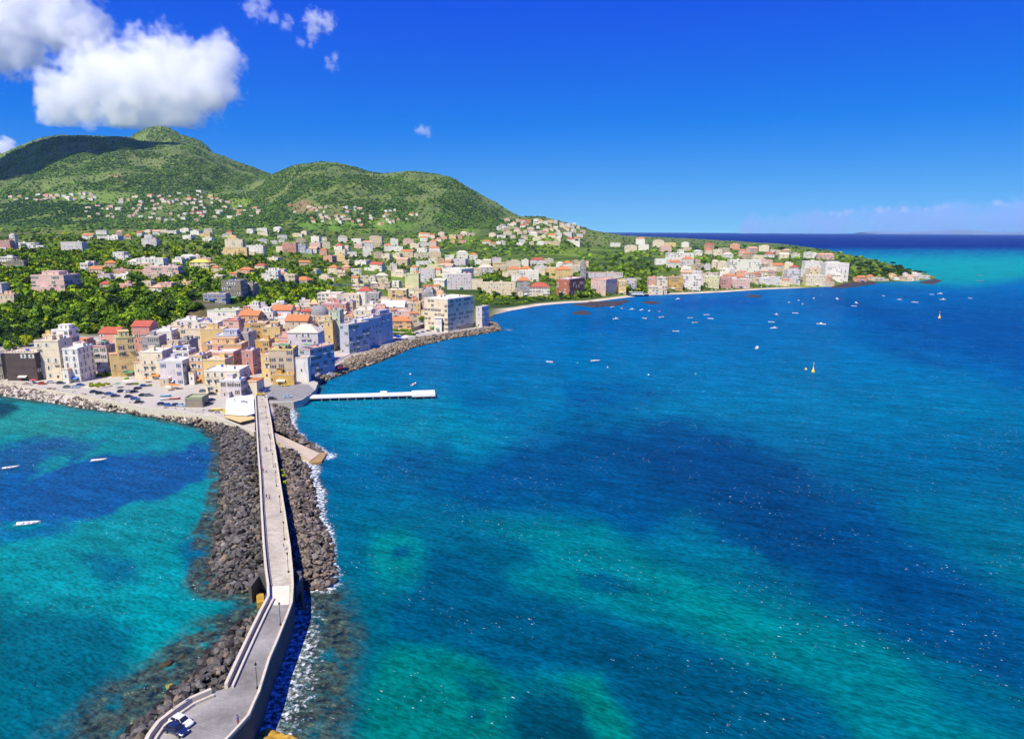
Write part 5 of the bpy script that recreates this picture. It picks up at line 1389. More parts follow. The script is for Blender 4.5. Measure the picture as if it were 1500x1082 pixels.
# clipped shrubs in rows
for line, cnt, R, mt, lab, grp in [([(706, 434), (740, 437), (790, 437), (806, 435)], 26, 3.0, 'lime', 'bright green shrub in the hedge below the long cream terrace', 'hedge above the small beach'),
        ([(706, 440), (735, 446), (770, 443)], 14, 2.8, 'fresh', 'green shrub on the bank above the small beach', 'shrubs on the bank above the beach'),
        ([(566, 484), (604, 486)], 14, 2.2, 'fresh', 'green shrub in the hedge before the orange pavilion', 'hedge before the orange pavilion'),
        ([(568, 489), (606, 491)], 10, 2.2, 'mid', 'dark green shrub in the lower hedge row by the small car park', 'hedge by the small car park'),
        ([(130, 553), (150, 551), (172, 549)], 11, 2.1, 'mid', 'clipped green shrub in the hedge at the foot of the lilac house', 'hedge on the quay'),
        ([(90, 556), (104, 557)], 4, 1.7, 'fresh', 'green shrub at the foot of the white corner house', 'shrubs by the white corner house')]:
    for k in range(cnt):
        t = k / (cnt - 1) * (len(line) - 1); i = min(int(t), len(line) - 2); a = t - i
        x = line[i][0] * (1 - a) + line[i + 1][0] * a + tr.uniform(-1, 1); y = line[i][1] * (1 - a) + line[i + 1][1] * a + tr.uniform(-.8, .8)
        tree(Pt(x, y)[0], R * tr.uniform(.8, 1.25), 'bush', mt, lab, grp, 'shrub', 'shrub')
# planted bed on the parking place
pb = P(144, 566, 3.55)
MB().lathe([(1, 0), (1, .5), (.9, .55)], 24, sx=6.6, sy=5.2).build('planter', STONE_LIGHT, tag(empty('planted_bed', pb), 'oval stone edged planting bed amid the parked cars', 'planter'))
for k in range(12):
    a = k * 2.4; r_ = math.sqrt((k + .5) / 12)
    tree((pb[0] + 5.4 * r_ * math.cos(a), pb[1] + 4.2 * r_ * math.sin(a), pb[2] + .5), tr.uniform(1.1, 1.7), 'bush', 'lime', 'low yellow green shrub in the oval planting bed', 'shrubs in the oval bed', 'shrub', 'shrub')
for x, y, lab in ((186, 556, 'first round shrub by the yellow house'), (199, 563, 'clipped shrub between parked cars beside the yellow house'), (219, 565, 'shrub by the cream house with arches')):
    tree(P(x, y, 3.55), 1.5, 'bush', 'fresh', lab, None, 'shrub', 'shrub')
for x, y, R in ((409, 690, 1.1), (411, 698, 1.3), (413, 708, 1.2), (404, 651, .9), (377, 694, .7)):
    tree(P(x + 4, y, 3.4), R, 'bush', 'lime', 'weed tuft among the boulders at the causeway wall', 'weeds at the causeway wall', 'weed', 'plant')

# ---- the woods that nobody could count: one object
TW = attr_mat('foliage_woodland', 'tint', rough=.8, nscale=.25, namp=.45, spec=.12)
ivF, ifF = ico(0)
px_ = tr.uniform(-140, 1320, 40000); py_ = 186 + (488 - 186) * tr.random(40000)
pts = Pt(px_, py_)
# the hills carry a closer, smaller scrub
hx, hy = tr.uniform(-140, 900, 95000), 186 + (335 - 186) * tr.random(95000)
hp = Pt(hx, hy); hk = ~np.isnan(hp[:, 0]) & (hp[:, 1] > 2300)
px_, py_, pts = np.concatenate([px_, hx[hk]]), np.concatenate([py_, hy[hk]]), np.concatenate([pts, hp[hk]])
ok = ~np.isnan(pts[:, 0])
px_, py_, pts = px_[ok], py_[ok], pts[ok]
dd = coast_d(pts[:, 0], pts[:, 1])
patch = fbm(pts[:, 0] / 120, pts[:, 1] / 160, 4, 61)
Yd = pts[:, 1]
open_ = (patch < -.11) & (Yd < 1500) & (tr.random(len(Yd)) < .8)
open_ |= (patch < -.05) & (Yd > 1500) & (tr.random(len(Yd)) < .88)
ok = (dd > 22) & ((Yd > 560) | ((Yd > 505) & (px_ < 270))) & ~open_
ok &= ~((py_ > 452) & (px_ > 270)) & ~((px_ > 480) & (px_ < 685) & (Yd < 720) & (tr.random(len(Yd)) < .8))          # the old town has no wood
ok &= ~((px_ > 520) & (px_ < 700) & (py_ > 396) & (tr.random(len(Yd)) < .85))
ok &= ~((px_ > 960) & (px_ < 1240) & (py_ > 398) & (tr.random(len(Yd)) < .9))
for cx, cy, rx, ry in [(445, 303, 24, 12), (350, 297, 18, 7), (480, 330, 46, 7), (130, 290, 40, 10), (575, 330, 30, 7)]:
    ok &= ~((((px_ - cx) / rx) ** 2 + ((py_ - cy) / ry) ** 2 < 1) & (tr.random(len(Yd)) < .85))
px_, py_, pts, Yd, patch = px_[ok], py_[ok], pts[ok], Yd[ok], patch[ok]
pal = np.array([FOL['dark'], FOL['mid'], FOL['fresh'], FOL['olive'], FOL['lime']])
vs = []; fs = []; ts = []; o_ = 0; vq = []; fq = []; tq = []; oq = 0
MIDV = [crown_quads(tr, 5, 46, .30, .9) for _ in range(5)]
for i in range(len(pts)):
    x, y, z = pts[i]; sc_ = F / y
    near_ = y < 1700
    R = tr.uniform(2.6, 5.4) if near_ else (tr.uniform(2.4, 5.6) if y < 2600 else tr.uniform(1.9, 4.6) * (1 + .2 * (y - 2600) / 3000))
    if not clear(px_[i], py_[i], 2 * R * sc_, 1.7 * R * sc_, y, .5 if px_[i] > 440 or py_[i] < 380 else .25): continue
    far_ = min(1, max(0, (y - 1300) / 1300))
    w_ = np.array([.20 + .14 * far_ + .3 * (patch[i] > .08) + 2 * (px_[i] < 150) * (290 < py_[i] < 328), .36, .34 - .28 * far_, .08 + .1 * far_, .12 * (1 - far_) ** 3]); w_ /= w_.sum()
    c = pal[tr.choice(5, p=w_)] * tr.uniform(.7, 1.35)
    if near_:
        v, f = MIDV[int(tr.integers(5))]
        a = tr.uniform(0, 6.28); ca, sa = math.cos(a), math.sin(a)
        v = np.stack([v[:, 0] * ca - v[:, 1] * sa, v[:, 0] * sa + v[:, 1] * ca, v[:, 2] + .55], 1) * R * np.array([1, 1, tr.uniform(.8, 1.2)]) + pts[i]
        vq.append(v); fq.append(f + oq); tq.append(np.repeat([c], len(v), 0)); oq += len(v)
    else:
        if y > 2300: c = c * np.array([.80, .86, 1.35])      # beyond this depth the crowns are tinted darker and bluer
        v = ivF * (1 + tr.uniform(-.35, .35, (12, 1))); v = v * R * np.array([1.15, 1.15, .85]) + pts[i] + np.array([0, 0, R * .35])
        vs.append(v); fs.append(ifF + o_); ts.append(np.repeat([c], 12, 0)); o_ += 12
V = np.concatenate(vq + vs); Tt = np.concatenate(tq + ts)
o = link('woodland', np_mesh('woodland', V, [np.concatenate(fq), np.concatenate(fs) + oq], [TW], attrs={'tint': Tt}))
tag(o, 'woods, gardens and scrub covering the plain and the hills', 'woodland', kind='stuff')
# ------------------------------------------------------------------ boats
BW = plain('boat_white', (.80, .79, .76), .35, var=.05, spec=.5)
BB = plain('boat_blue', (.03, .16, .48), .4, spec=.5)
BN = plain('boat_navy', (.012, .03, .11), .4, spec=.5)
BIN = plain('boat_inside', (.46, .40, .33), .7, var=.15)
BLK = plain('black_rubber', (.012, .012, .013), .7)
YEL = plain('buoy_yellow', (.85, .62, .02), .5)
RED = plain('paint_red', (.5, .04, .03), .5)
GRN = plain('buoy_green', (.10, .40, .10), .5)
ORG = plain('buoy_orange', (.8, .22, .03), .5)

def hull_secs(L, B, Dp, n=11, free=.55):
    out = []; inn = []
    for i in range(n):
        t = i / (n - 1); x = (t - .5) * L
        w = B / 2 * (1 - max(0, (t - .45) / .55) ** 2.3) * (1 - .16 * max(0, (.3 - t) / .3) ** 2) + .03
        zt = free + .35 * max(0, (t - .5) / .5) ** 2; zb = -Dp + (Dp + .1) * max(0, (t - .72) / .28) ** 2
        k = max(.03, min(.09, w * .4))
        o = [(x, -w, zt), (x, -w * .82, (zt + zb) * .45), (x, 0, zb), (x, w * .82, (zt + zb) * .45), (x, w, zt)]
        iz = max(zb + .10, .12)
        wi = max(w - k, .012)
        r = [(x, wi, zt), (x, wi * .8, iz), (x, 0, iz - .02), (x, -wi * .8, iz), (x, -wi, zt)]
        out.append(o + r)
    return out

def boat(p, rz, L, label, kind='open', hullm=None, inm=None, name='rowing_boat', group=None):
    hullm = hullm or BW; inm = inm or BIN
    o = empty(name, (p[0], p[1], 0.0), rz, label, 'boat', group)
    B = L * .34
    secs = hull_secs(L, B, .28)
    mb = MB().loft(secs)
    # stern and bow plates, and the planked floor
    h = link('hull', mb.mesh('hull', [hullm]), o)
    rim = MB()
    for s in (0, 4):
        pts = [Vector(q[s]) for q in secs]
        for a, b_ in zip(pts[:-1], pts[1:]): rim.tube(a, b_, .05, n=5)
    rim.build('gunwale', BW if hullm is not BW else BIN, h)
    MB().add([(q[7][0], q[7][1] * .9, .2) for q in secs[1:-2]] + [(q[7][0], -q[7][1] * .9, .2) for q in reversed(secs[1:-2])], [tuple(range(2 * len(secs[1:-2])))]).build('floor', inm, o)
    for t in (.28, .5, .7):
        x = (t - .5) * L; w = B / 2 * .86
        MB().box(x - .14, x + .14, -w, w, .40, .46).build('thwart', inm, o)
    if kind != 'open':
        x0 = L * .05
        mb = MB()
        for q in secs[6:]: pass
        mb.add([(q[0][0], q[0][1] * .97, q[0][2] + .03) for q in secs[6:]] + [(q[4][0], q[4][1] * .97, q[4][2] + .03) for q in reversed(secs[6:])], [tuple(range(10))])
        mb.build('foredeck', BW, o)
        if kind == 'cabin':
            cb = MB().loft([[(-L * .06, -B * .30, .5), (-L * .06, B * .30, .5), (-L * .04, B * .26, 1.55), (-L * .04, -B * .26, 1.55)], [(L * .22, -B * .24, .6), (L * .22, B * .24, .6), (L * .12, B * .2, 1.5), (L * .12, -B * .2, 1.5)]])
            cabin = cb.build('cabin', BW, o)
            MB().box(-L * .07, L * .13, -B * .28, B * .28, 1.56, 1.64).build('cabin_roof', BW, cabin)
            MB().loft([[(L * .135, -B * .20, 1.42), (L * .135, B * .20, 1.42), (L * .18, B * .215, 1.0), (L * .18, -B * .215, 1.0)], [(L * .15, -B * .20, 1.45), (L * .15, B * .20, 1.45), (L * .20, B * .215, 1.02), (L * .20, -B * .215, 1.02)]]).build('window', GLASS, cabin)
        else:
            MB().loft([[(L * .06, -B * .32, .7), (L * .06, B * .32, .7), (L * .0, B * .28, 1.15), (L * .0, -B * .28, 1.15)], [(L * .075, -B * .32, .7), (L * .075, B * .32, .7), (L * .015, B * .28, 1.15), (L * .015, -B * .28, 1.15)]]).build('windscreen', GLASS, o)
            MB().box(-L * .12, L * .0, -B * .14, B * .14, .2, .95, taper=.05).build('console', BW, o)
        m_ = MB().box(-L * .5 - .32, -L * .5 + .05, -.18, .18, .35, .95, taper=.05).tube((-L * .5 - .18, 0, .4), (-L * .5 - .24, 0, -.4), .07, n=6)
        m_.build('outboard_motor', BLK, o)
    else:
        MB().tube((-L * .2, -B * .2, .5), (L * .25, B * .16, .48), .03, n=5).build('oar', BIN, o)
    return o
def sea_pt(x, y): return P(x, y, 0.0)
boat(sea_pt(41, 768), R_(12), 6.6, 'white rowing boat with blue inside lying alone in the calm bay', 'open', BW, BB)
boat(sea_pt(145, 675), R_(16), 5.6, 'small white boat with dark waterline in the bay off the parked cars', 'open', BW, BIN)
boat(sea_pt(16, 686), R_(24), 5.4, 'white boat with reddish bench near the picture edge in the bay', 'open', BW, plain('boat_red_inside', (.4, .1, .06), .7))
boat(sea_pt(606, 563.5), R_(70), 5.0, 'small white motorboat just behind the jetty head', 'screen', name='motorboat')
boat(sea_pt(1109, 510), R_(60), 6.4, 'white cabin boat moored by itself in the middle of the open bay', 'cabin', name='motorboat')
boat(sea_pt(1203, 475), R_(150), 8.0, 'white cabin cruiser with grey stern off the headland', 'cabin', name='motorboat')
boat(sea_pt(1134, 481), R_(10), 7.0, 'white cabin boat nearer the reader of two moored in line', 'cabin', name='motorboat')
boat(sea_pt(1130, 472), R_(170), 5.6, 'smaller boat with dark hull side just behind a white cabin boat', 'screen', BW, BIN, name='motorboat')
boat(sea_pt(872, 529), R_(15), 6.4, 'white open motorboat with windscreen beside a smaller one in the open bay', 'screen', name='motorboat')
boat(sea_pt(805, 530.5), R_(155), 4.6, 'small white boat, the loneliest one towards the jetty', 'screen', name='motorboat')
boat(sea_pt(1226, 438), R_(80), 8.0, 'white boat with tall cabin off the stepped hotel', 'cabin', name='motorboat')
ROW = [(897, 450), (910, 452), (926, 453.5), (940, 454.5), (951, 455.5), (966, 456.5), (902, 467.5), (944, 466.5), (969, 465), (990, 485.5), (993, 438.5), (1011, 466), (1018, 473), (1035, 461.5), (1041, 467), (1137, 461), (1165, 459), (1156, 443.5), (1170, 440), (1176, 446), (1192, 437.5), (1254, 444), (1251, 448.5), (1294, 433.5), (1318, 439), (1340, 443), (1365, 431.5), (1377, 430.5), (1381, 439), (1421, 437)]
ROW.sort()
br = random.Random(4)
protoA = protoB = None
for i, (x, y) in enumerate(ROW):
    p = sea_pt(x, y); dist = p[1]
    big = br.random() < .5
    zone = 'off the small beach' if x < 985 else ('off the long beach' if x < 1200 else 'off the headland')
    j = sum(1 for q in ROW[:i] if ('off the small beach' if q[0] < 985 else ('off the long beach' if q[0] < 1200 else 'off the headland')) == zone)
    lab = f'small white moored boat {zone}, {ORD[j]} from the jetty side'
    if protoA is None:
        protoA = boat(p, 0, 5.6, lab, 'screen', name='moored_boat', group='small boats at their moorings'); o = protoA
        protoB = boat(p, 0, 5.8, lab, 'cabin', name='moored_boat', group='small boats at their moorings'); protoB_used = False
    elif big:
        o = copy_tree(protoB) if protoB_used else protoB; protoB_used = True
    else: o = copy_tree(protoA)
    o.location = (p[0], p[1], 0); o.rotation_euler.z = br.uniform(0, 6.28); k = br.uniform(.95, 1.25); o.scale = (k, k, k)
    o['label'] = lab
for y, lab in ((403.5, 'long dark barge in the turquoise shallows beyond the headland, further one'), (411.5, 'long dark barge in the turquoise shallows beyond the headland, with pale rim')):
    boat(sea_pt(1436, y), R_(4), 14, lab, 'open', BN, BIN, name='barge')
# passenger boat moored at the beach
fb = empty('passenger_boat', sea_pt(935, 434), R_(2), 'dark blue hulled passenger boat with white deck moored beside the yellow house', 'boat')
fs_ = hull_secs(28, 8, .6, free=2.6)
MB().loft(fs_).build('hull', BN, fb)
MB().box(-11, 7, -3.4, 3.4, 2.0, 3.0).build('deck', BW, fb)
cbn = MB().box(-9, 5, -2.8, 2.8, 3.0, 5.2, taper=.2).build('cabin', BW, fb)
for k in range(6):
    link('window', MB().box(-.7, .7, -.03, .04, 0, .9).mesh('window', GLASS), cbn, (-7.6 + k * 2.2, -2.71, 3.7))
MB().box(-12, 6, -3.6, 3.6, 5.3, 5.5).build('awning', BW, fb)
MB().tube((3, 0, 5.5), (3, 0, 9), .1, n=6).build('mast', IRON, fb)
# buoys
def buoy(x, y, R, h, mat, label, mast=False):
    o = empty('buoy', sea_pt(x, y), 0, label, 'buoy')
    MB().lathe([(R * .6, -.3), (R, 0), (R, h * .3), (R * .45, h * .42), (R * .2, h), (.02, h + .05)], 12).build('float', mat, o, smooth=True)
    if mast:
        MB().tube((0, 0, h), (0, 0, h * 1.8), .07, n=6).build('mast', mat, o)
        MB().box(-.5, .5, -.06, .06, h * 1.8, h * 1.8 + .12).box(-.06, .06, -.5, .5, h * 1.8 + .125, h * 1.8 + .24).build('topmark', mat, o)
buoy(1191, 545, .95, 3.2, YEL, 'large yellow buoy with tall mast and cross on top', True)
buoy(1180.5, 541, .75, 1.1, YEL, 'small round yellow buoy beside the mast buoy')
buoy(1376, 466, 1.1, 3.6, YEL, 'yellow cone buoy off the headland', True)
buoy(846, 532, .5, .8, GRN, 'tiny green float between two white boats')
buoy(1019, 548, .55, .9, GRN, 'tiny green yellow float alone in the open bay')
buoy(950, 549, .45, .7, BW, 'tiny white float in the open bay')
buoy(890, 538, .4, .6, BW, 'tiny white float near the open motorboat')
buoy(601, 548, .5, .7, BW, 'tiny white float behind the jetty')

# ------------------------------------------------------------------ cars
PAINT = {'white': (.75, .75, .74), 'navy': (.012, .022, .075), 'black': (.012, .012, .014), 'silver': (.42, .44, .46), 'red': (.42, .025, .02), 'blue': (.03, .10, .34), 'pale blue': (.38, .52, .66), 'grey': (.14, .15, .16), 'yellow': (.75, .52, .05), 'green': (.02, .16, .12)}
def paint(c):
    k = 'car_paint_' + c.replace(' ', '_')
    if k in MATS: return MATS[k]
    m = plain(k, PAINT[c], .28, .0, .03, spec=.6)
    m.node_tree.nodes['Principled BSDF'].inputs['Coat Weight'].default_value = .6
    return m
CGL = plain('car_glass', (.015, .02, .025), .06, var=.1, spec=.7)
LGT = plain('lamp_glass', (.75, .75, .72), .2, var=.02); TLG = plain('tail_glass', (.35, .01, .01), .3)
RIM = plain('wheel_rim', (.35, .35, .36), .35, .8)
def tyre_mesh():
    mb = MB(); n = 14
    prof = [(.20, -.10), (.30, -.11), (.33, -.07), (.33, .07), (.30, .11), (.20, .10)]
    vs = [(r * math.cos(2 * math.pi * i / n), y, r * math.sin(2 * math.pi * i / n)) for r, y in prof for i in range(n)]
    fs = [(j * n + i, j * n + (i + 1) % n, (j + 1) % 6 * n + (i + 1) % n, (j + 1) % 6 * n + i) for j in range(6) for i in range(n)]
    return mb.add(vs, fs).mesh('tyre', BLK)
TYRE = tyre_mesh(); RIMM = MB().tube((0, -.09, 0), (0, .09, 0), .205, n=12).mesh('rim', RIM)
CARS = {}
def car_proto(c):
    o = empty('parked_car', (0, 0, 0))
    secs = []
    for x, w, zt, zb in [(-2.08, .70, .62, .36), (-2.02, .80, .80, .26), (-1.7, .85, .90, .24), (-.9, .87, .92, .24), (.2, .87, .92, .24), (.9, .87, .90, .24), (1.5, .84, .80, .25), (1.95, .76, .66, .28), (2.06, .62, .52, .36)]:
        secs.append([(x, -w * .9, zb), (x, w * .9, zb), (x, w, (zt + zb) * .52), (x, w * .96, zt - .08), (x, w * .84, zt), (x, -w * .84, zt), (x, -w * .96, zt - .08), (x, -w, (zt + zb) * .52)])
    body = MB().loft(secs).build('body', paint(c), o, smooth=False)
    def cab(x0, x1, w, z): return [(x0, -w, z), (x1, -w, z), (x1, w, z), (x0, w, z)]
    MB().loft([cab(-1.72, .95, .74, .89), cab(-1.30, .28, .60, 1.38)]).build('greenhouse', CGL, o)
    rf = MB().loft([cab(-1.33, .30, .61, 1.375), cab(-1.18, .14, .52, 1.45)])
    for sy in (-1, 1):
        rf.tube((-1.70, sy * .73, .9), (-1.31, sy * .6, 1.39), .035, n=4); rf.tube((.94, sy * .73, .9), (.29, sy * .6, 1.39), .035, n=4); rf.tube((-.35, sy * .75, .9), (-.4, sy * .62, 1.39), .04, n=4)
    rf.build('roof', paint(c), o)
    for x in (-1.32, 1.3):
        for sy in (-1, 1):
            w = empty('wheel', (x, sy * .80, .33)); w.parent = o; KIDS.setdefault(o, []).append(w)
            link('tyre', TYRE, w); link('rim', RIMM, w, (0, sy * .03, 0))
    for sy in (-1, 1):
        MB().box(1.90, 2.05, sy * .58 - .14, sy * .58 + .14, .56, .68).build('headlight', LGT, o)
        MB().box(-2.09, -1.98, sy * .64 - .10, sy * .64 + .10, .62, .78).build('taillight', TLG, o)
        MB().box(.55, .72, sy * .90 - .07, sy * .90 + .07, .92, 1.04).build('mirror', paint(c), o)
    return o
def car(x, y, z, rz, c, label, group=None):
    p = P(x, y, z)
    o = CARS.get(c)
    if o is None: CARS[c] = o = car_proto(c)
    else:
        o = copy_tree(o)
    tag(o, label, 'car', group)
    if group is None and 'group' in o: del o['group']
    o.location = (p[0], p[1], z + .004); o.rotation_euler = (0, 0, rz); return o
car(266, 1060, 6.0, R_(-24), 'white', 'white hatchback parked against the curved wall at the near end of the causeway')
car(259, 1072, 6.0, R_(-24), 'navy', 'dark blue car parked beside the white hatchback at the near end')
LOT = [(75, 561, 'silver', 10), (89, 562, 'navy', 5), (62, 563, 'red', 0), (99, 568, 'grey', 14), (111, 568, 'pale blue', 12), (118, 565, 'blue', 20), (138, 575, 'navy', 30), (147, 577, 'black', 25), (160, 578, 'blue', 20), (169, 581, 'navy', 20), (178, 574, 'navy', 62), (188, 574, 'white', 60), (196, 575, 'black', 55), (202, 570, 'navy', 60), (211, 566, 'blue', 30), (210, 580, 'black', 15), (218, 580, 'grey', 15), (189, 582, 'navy', 22), (198, 585, 'blue', 22), (204, 590, 'black', 22),
       (237, 593, 'navy', -8), (246, 594.5, 'blue', -8), (258, 594.5, 'navy', -8), (266, 595, 'pale blue', -8), (300, 588, 'silver', 40), (306, 593, 'black', 60), (311, 578, 'black', 5), (298, 574, 'grey', 5), (310, 587, 'navy', 70), (47, 561, 'white', 0)]
WHERE = lambda x: 'before the tall cream house' if x < 95 else 'around the oval bed' if x < 170 else 'in the middle of the parking place' if x < 222 else 'along the sea wall near the stone hut' if x < 270 else 'beside the beach club'
LOT.sort(); cnt_ = {}
for x, y, c, a in LOT:
    w_ = WHERE(x); k = (w_, c); cnt_[k] = cnt_.get(k, 0) + 1
tot_ = dict(cnt_); cnt_ = {}
for x, y, c, a in LOT:
    w_ = WHERE(x); k = (w_, c); cnt_[k] = cnt_.get(k, 0) + 1
    lab = f'{c} parked car {w_}' + (f', {ORD[cnt_[k] - 1]} from the cliff side' if tot_[k] > 1 else '')
    car(x, y, 3.55, R_(a), c, lab, 'cars on the quay parking place')
for x, y, c, a, lab in [(374, 562.5, 'white', 80, 'white car at the mouth of the dark lane'), (375, 568, 'silver', 80, 'pale car behind the white one at the mouth of the lane'), (382, 578.5, 'yellow', 15, 'yellow taxi where the causeway meets the square'), (391, 573.5, 'blue', 70, 'blue car standing on the asphalt square'), (392, 584, 'white', 15, 'white car at the root of the breakwater boulders'),
                        (399, 585, 'black', 10, 'black car next to the white one by the boulders'), (418, 565, 'yellow', 8, 'yellow three wheeler car below the blue notice'), (422, 582, 'pale blue', 12, 'pale blue car alone on the quay corner'),
                        (612, 489, 'navy', 20, 'navy car in the row by the promenade hedge'), (620, 487.5, 'blue', 20, 'blue car in the row by the promenade hedge'), (628, 485.5, 'black', 20, 'black car ending the row by the promenade hedge'), (637, 492, 'grey', 15, 'grey car on the promenade below the chapel'), (606, 497, 'white', 15, 'white car on the promenade near the boulders'), (500, 540, 'red', 40, 'red car in the shade under the sea front houses'), (484, 549, 'white', 40, 'white car parked on the sunny rim of the promenade')]:
    car(x, y, 3.7 if x > 440 else 3.58, R_(a), c, lab)
# small boats hauled up on the quay
for x, y, a, hm, lab in ((243, 580, 8, plain('boat_teal', (.05, .3, .5), .4), 'teal boat hauled up on the quay beside a white one'), (243, 584.5, 14, BW, 'white boat hauled up between teal and red ones'), (256, 584, 14, RED, 'red boat hauled up on the quay'), (318, 600, 5, YEL, 'yellow boat on land beside the ochre canopy'), (332, 601, 85, YEL, 'yellow pedal boat on land beside the white roof deck')):
    o = boat(P(x, y, 3.9), R_(a), 5.2, lab, 'open', hm, BIN, name='beached_boat'); o.location.z = 3.85

# ------------------------------------------------------------------ lamp posts
def lamp(x, y, z, h, label, group='lamp posts along the causeway'):
    o = empty('lamp_post', P(x, y, z), 0, label, 'lamp post', group)
    MB().lathe([(.2, 0), (.2, .35), (.08, .45), (.055, .8), (.045, h - .5), (.04, h)], 8).build('pole', IRON, o)
    hd = MB().lathe([(.06, h), (.14, h + .05), (.19, h + .45), (.22, h + .47), (.05, h + .75), (.02, h + .95)], 6).build('lantern', IRON, o)
    MB().lathe([(.145, h + .08), (.185, h + .43)], 6).build('lamp_glass', LGT, hd)
lw = ['by the pale slab, towards the near end', 'closest to the curved plaza', 'on the curved wall beside the white hatchback']
for x, y, z, lab in [(411, 915, 6.0, 'black lamp post on the bend just past the pale slab'), (377, 1008, 6.0, 'black lamp post by the parapet above the surf, next to the curved plaza'), (254, 1046, 6.0, 'black lamp post on the curved wall beside the white hatchback'), (422.5, 838, 6.0, 'black lamp post at the dark recess wall where the boulders end'),
                     (416.5, 790, 5.9, 'second black lamp post from the dark recess wall towards town'), (411, 750, 5.6, 'third black lamp post from the dark recess wall towards town'), (405, 712, 5.3, 'fourth black lamp post from the dark recess wall towards town'), (400.5, 684, 5.0, 'fifth black lamp post from the dark recess wall, near the green weeds'), (397, 660, 4.8, 'black lamp post just before the slipway'), (393.5, 638, 4.5, 'black lamp post just past the slipway'), (390, 612, 4.3, 'black lamp post closest to the asphalt square')]:
    lamp(x, y, z, 4.3, lab)

# ------------------------------------------------------------------ people
SKIN = plain('skin', (.45, .25, .17), .6, var=.05)
CL = {k: plain('cloth_' + k, c, .9, var=.1, scale=9) for k, c in {'white': (.75, .74, .72), 'black': (.015, .015, .018), 'blue': (.05, .10, .35), 'red': (.5, .03, .03), 'denim': (.06, .09, .18), 'beige': (.45, .36, .25), 'violet': (.15, .08, .35), 'grey': (.2, .2, .21), 'green': (.08, .22, .10)}.items()}
HAIRM = [plain('hair_dark', (.02, .014, .01), .7), plain('hair_brown', (.09, .045, .02), .7), plain('hair_fair', (.30, .19, .09), .7)]
def body_mesh(stride, arm, bend=0.0):
    V_ = []; E = []; Rr = []
    def v(p, r, par=None):
        V_.append(p); Rr.append(r)
        if par is not None: E.append((par, len(V_) - 1))
        return len(V_) - 1
    pel = v((0, 0, .95), .135)
    sp = v((0, .02 + bend * .1, 1.18), .125, pel); ch = v((0, .01 + bend * .2, 1.38), .15, sp)
    nk = v((0, .02 + bend * .25, 1.52), .055, ch); hd = v((0, .035 + bend * .28, 1.60), .085, nk); tp = v((0, .03 + bend * .3, 1.70), .075, hd)
    v((0, .13 + bend * .3, 1.62), .018, hd)
    for s in (-1, 1):
        st = stride * s
        hp = v((.09 * s, 0, .90), .10, pel); kn = v((.10 * s, st * .22 + .02, .50), .066, hp); an = v((.10 * s, st * .40 - (.06 if st < 0 else 0), .09), .045, kn)
        v((.11 * s, st * .40 + .14, .04), .035, an)
        sh = v((.19 * s, .01 + bend * .2, 1.42), .062, ch); el = v((.25 * s, -st * .16 + .0 + bend * .2, 1.14), .045, sh); wr = v((.25 * s, -st * .30 + arm * .12 + .05 + bend * .25, .90), .03, el)
        pm = v((.25 * s, -st * .33 + arm * .14 + .06 + bend * .25, .82), .032, wr)
        for f, (dx, ln) in enumerate(((-.027, .075), (-.009, .088), (.009, .083), (.027, .066))):
            k1 = v((.25 * s + dx * .4, -st * .33 + arm * .14 + .065 + dx + bend * .25, .775), .010, pm)
            v((.25 * s + dx * .4 - .012 * s, -st * .33 + arm * .14 + .075 + dx + bend * .25, .775 - ln), .008, k1)
        t1 = v((.235 * s, -st * .33 + arm * .14 + .10 + bend * .25, .83), .010, pm); v((.225 * s, -st * .33 + arm * .14 + .12 + bend * .25, .79), .008, t1)
    me = bpy.data.meshes.new('body_frame'); me.from_pydata(V_, E, [])
    o = bpy.data.objects.new('body_frame', me); COL.objects.link(o)
    sk = o.modifiers.new('skin', 'SKIN'); sk.use_smooth_shade = True
    for i, sv in enumerate(me.skin_vertices[0].data): sv.radius = (Rr[i], Rr[i] * (.72 if i in (1, 2) else 1)); sv.use_root = (i == 0)
    sb = o.modifiers.new('sub', 'SUBSURF'); sb.levels = 1; sb.render_levels = 1
    dg = bpy.context.evaluated_depsgraph_get()
    out = bpy.data.meshes.new_from_object(o.evaluated_get(dg))
    bpy.data.objects.remove(o); bpy.data.meshes.remove(me)
    return out
POSES = [body_mesh(.0, 0), body_mesh(.55, 0), body_mesh(-.5, .3), body_mesh(.15, 1.0, .35)]
HAIRMESH = MB().lathe([(.095, 1.585), (.105, 1.64), (.10, 1.71), (.07, 1.765), (.02, 1.785)], 12, (0, .005)).mesh('hair', HAIRM[0], True)
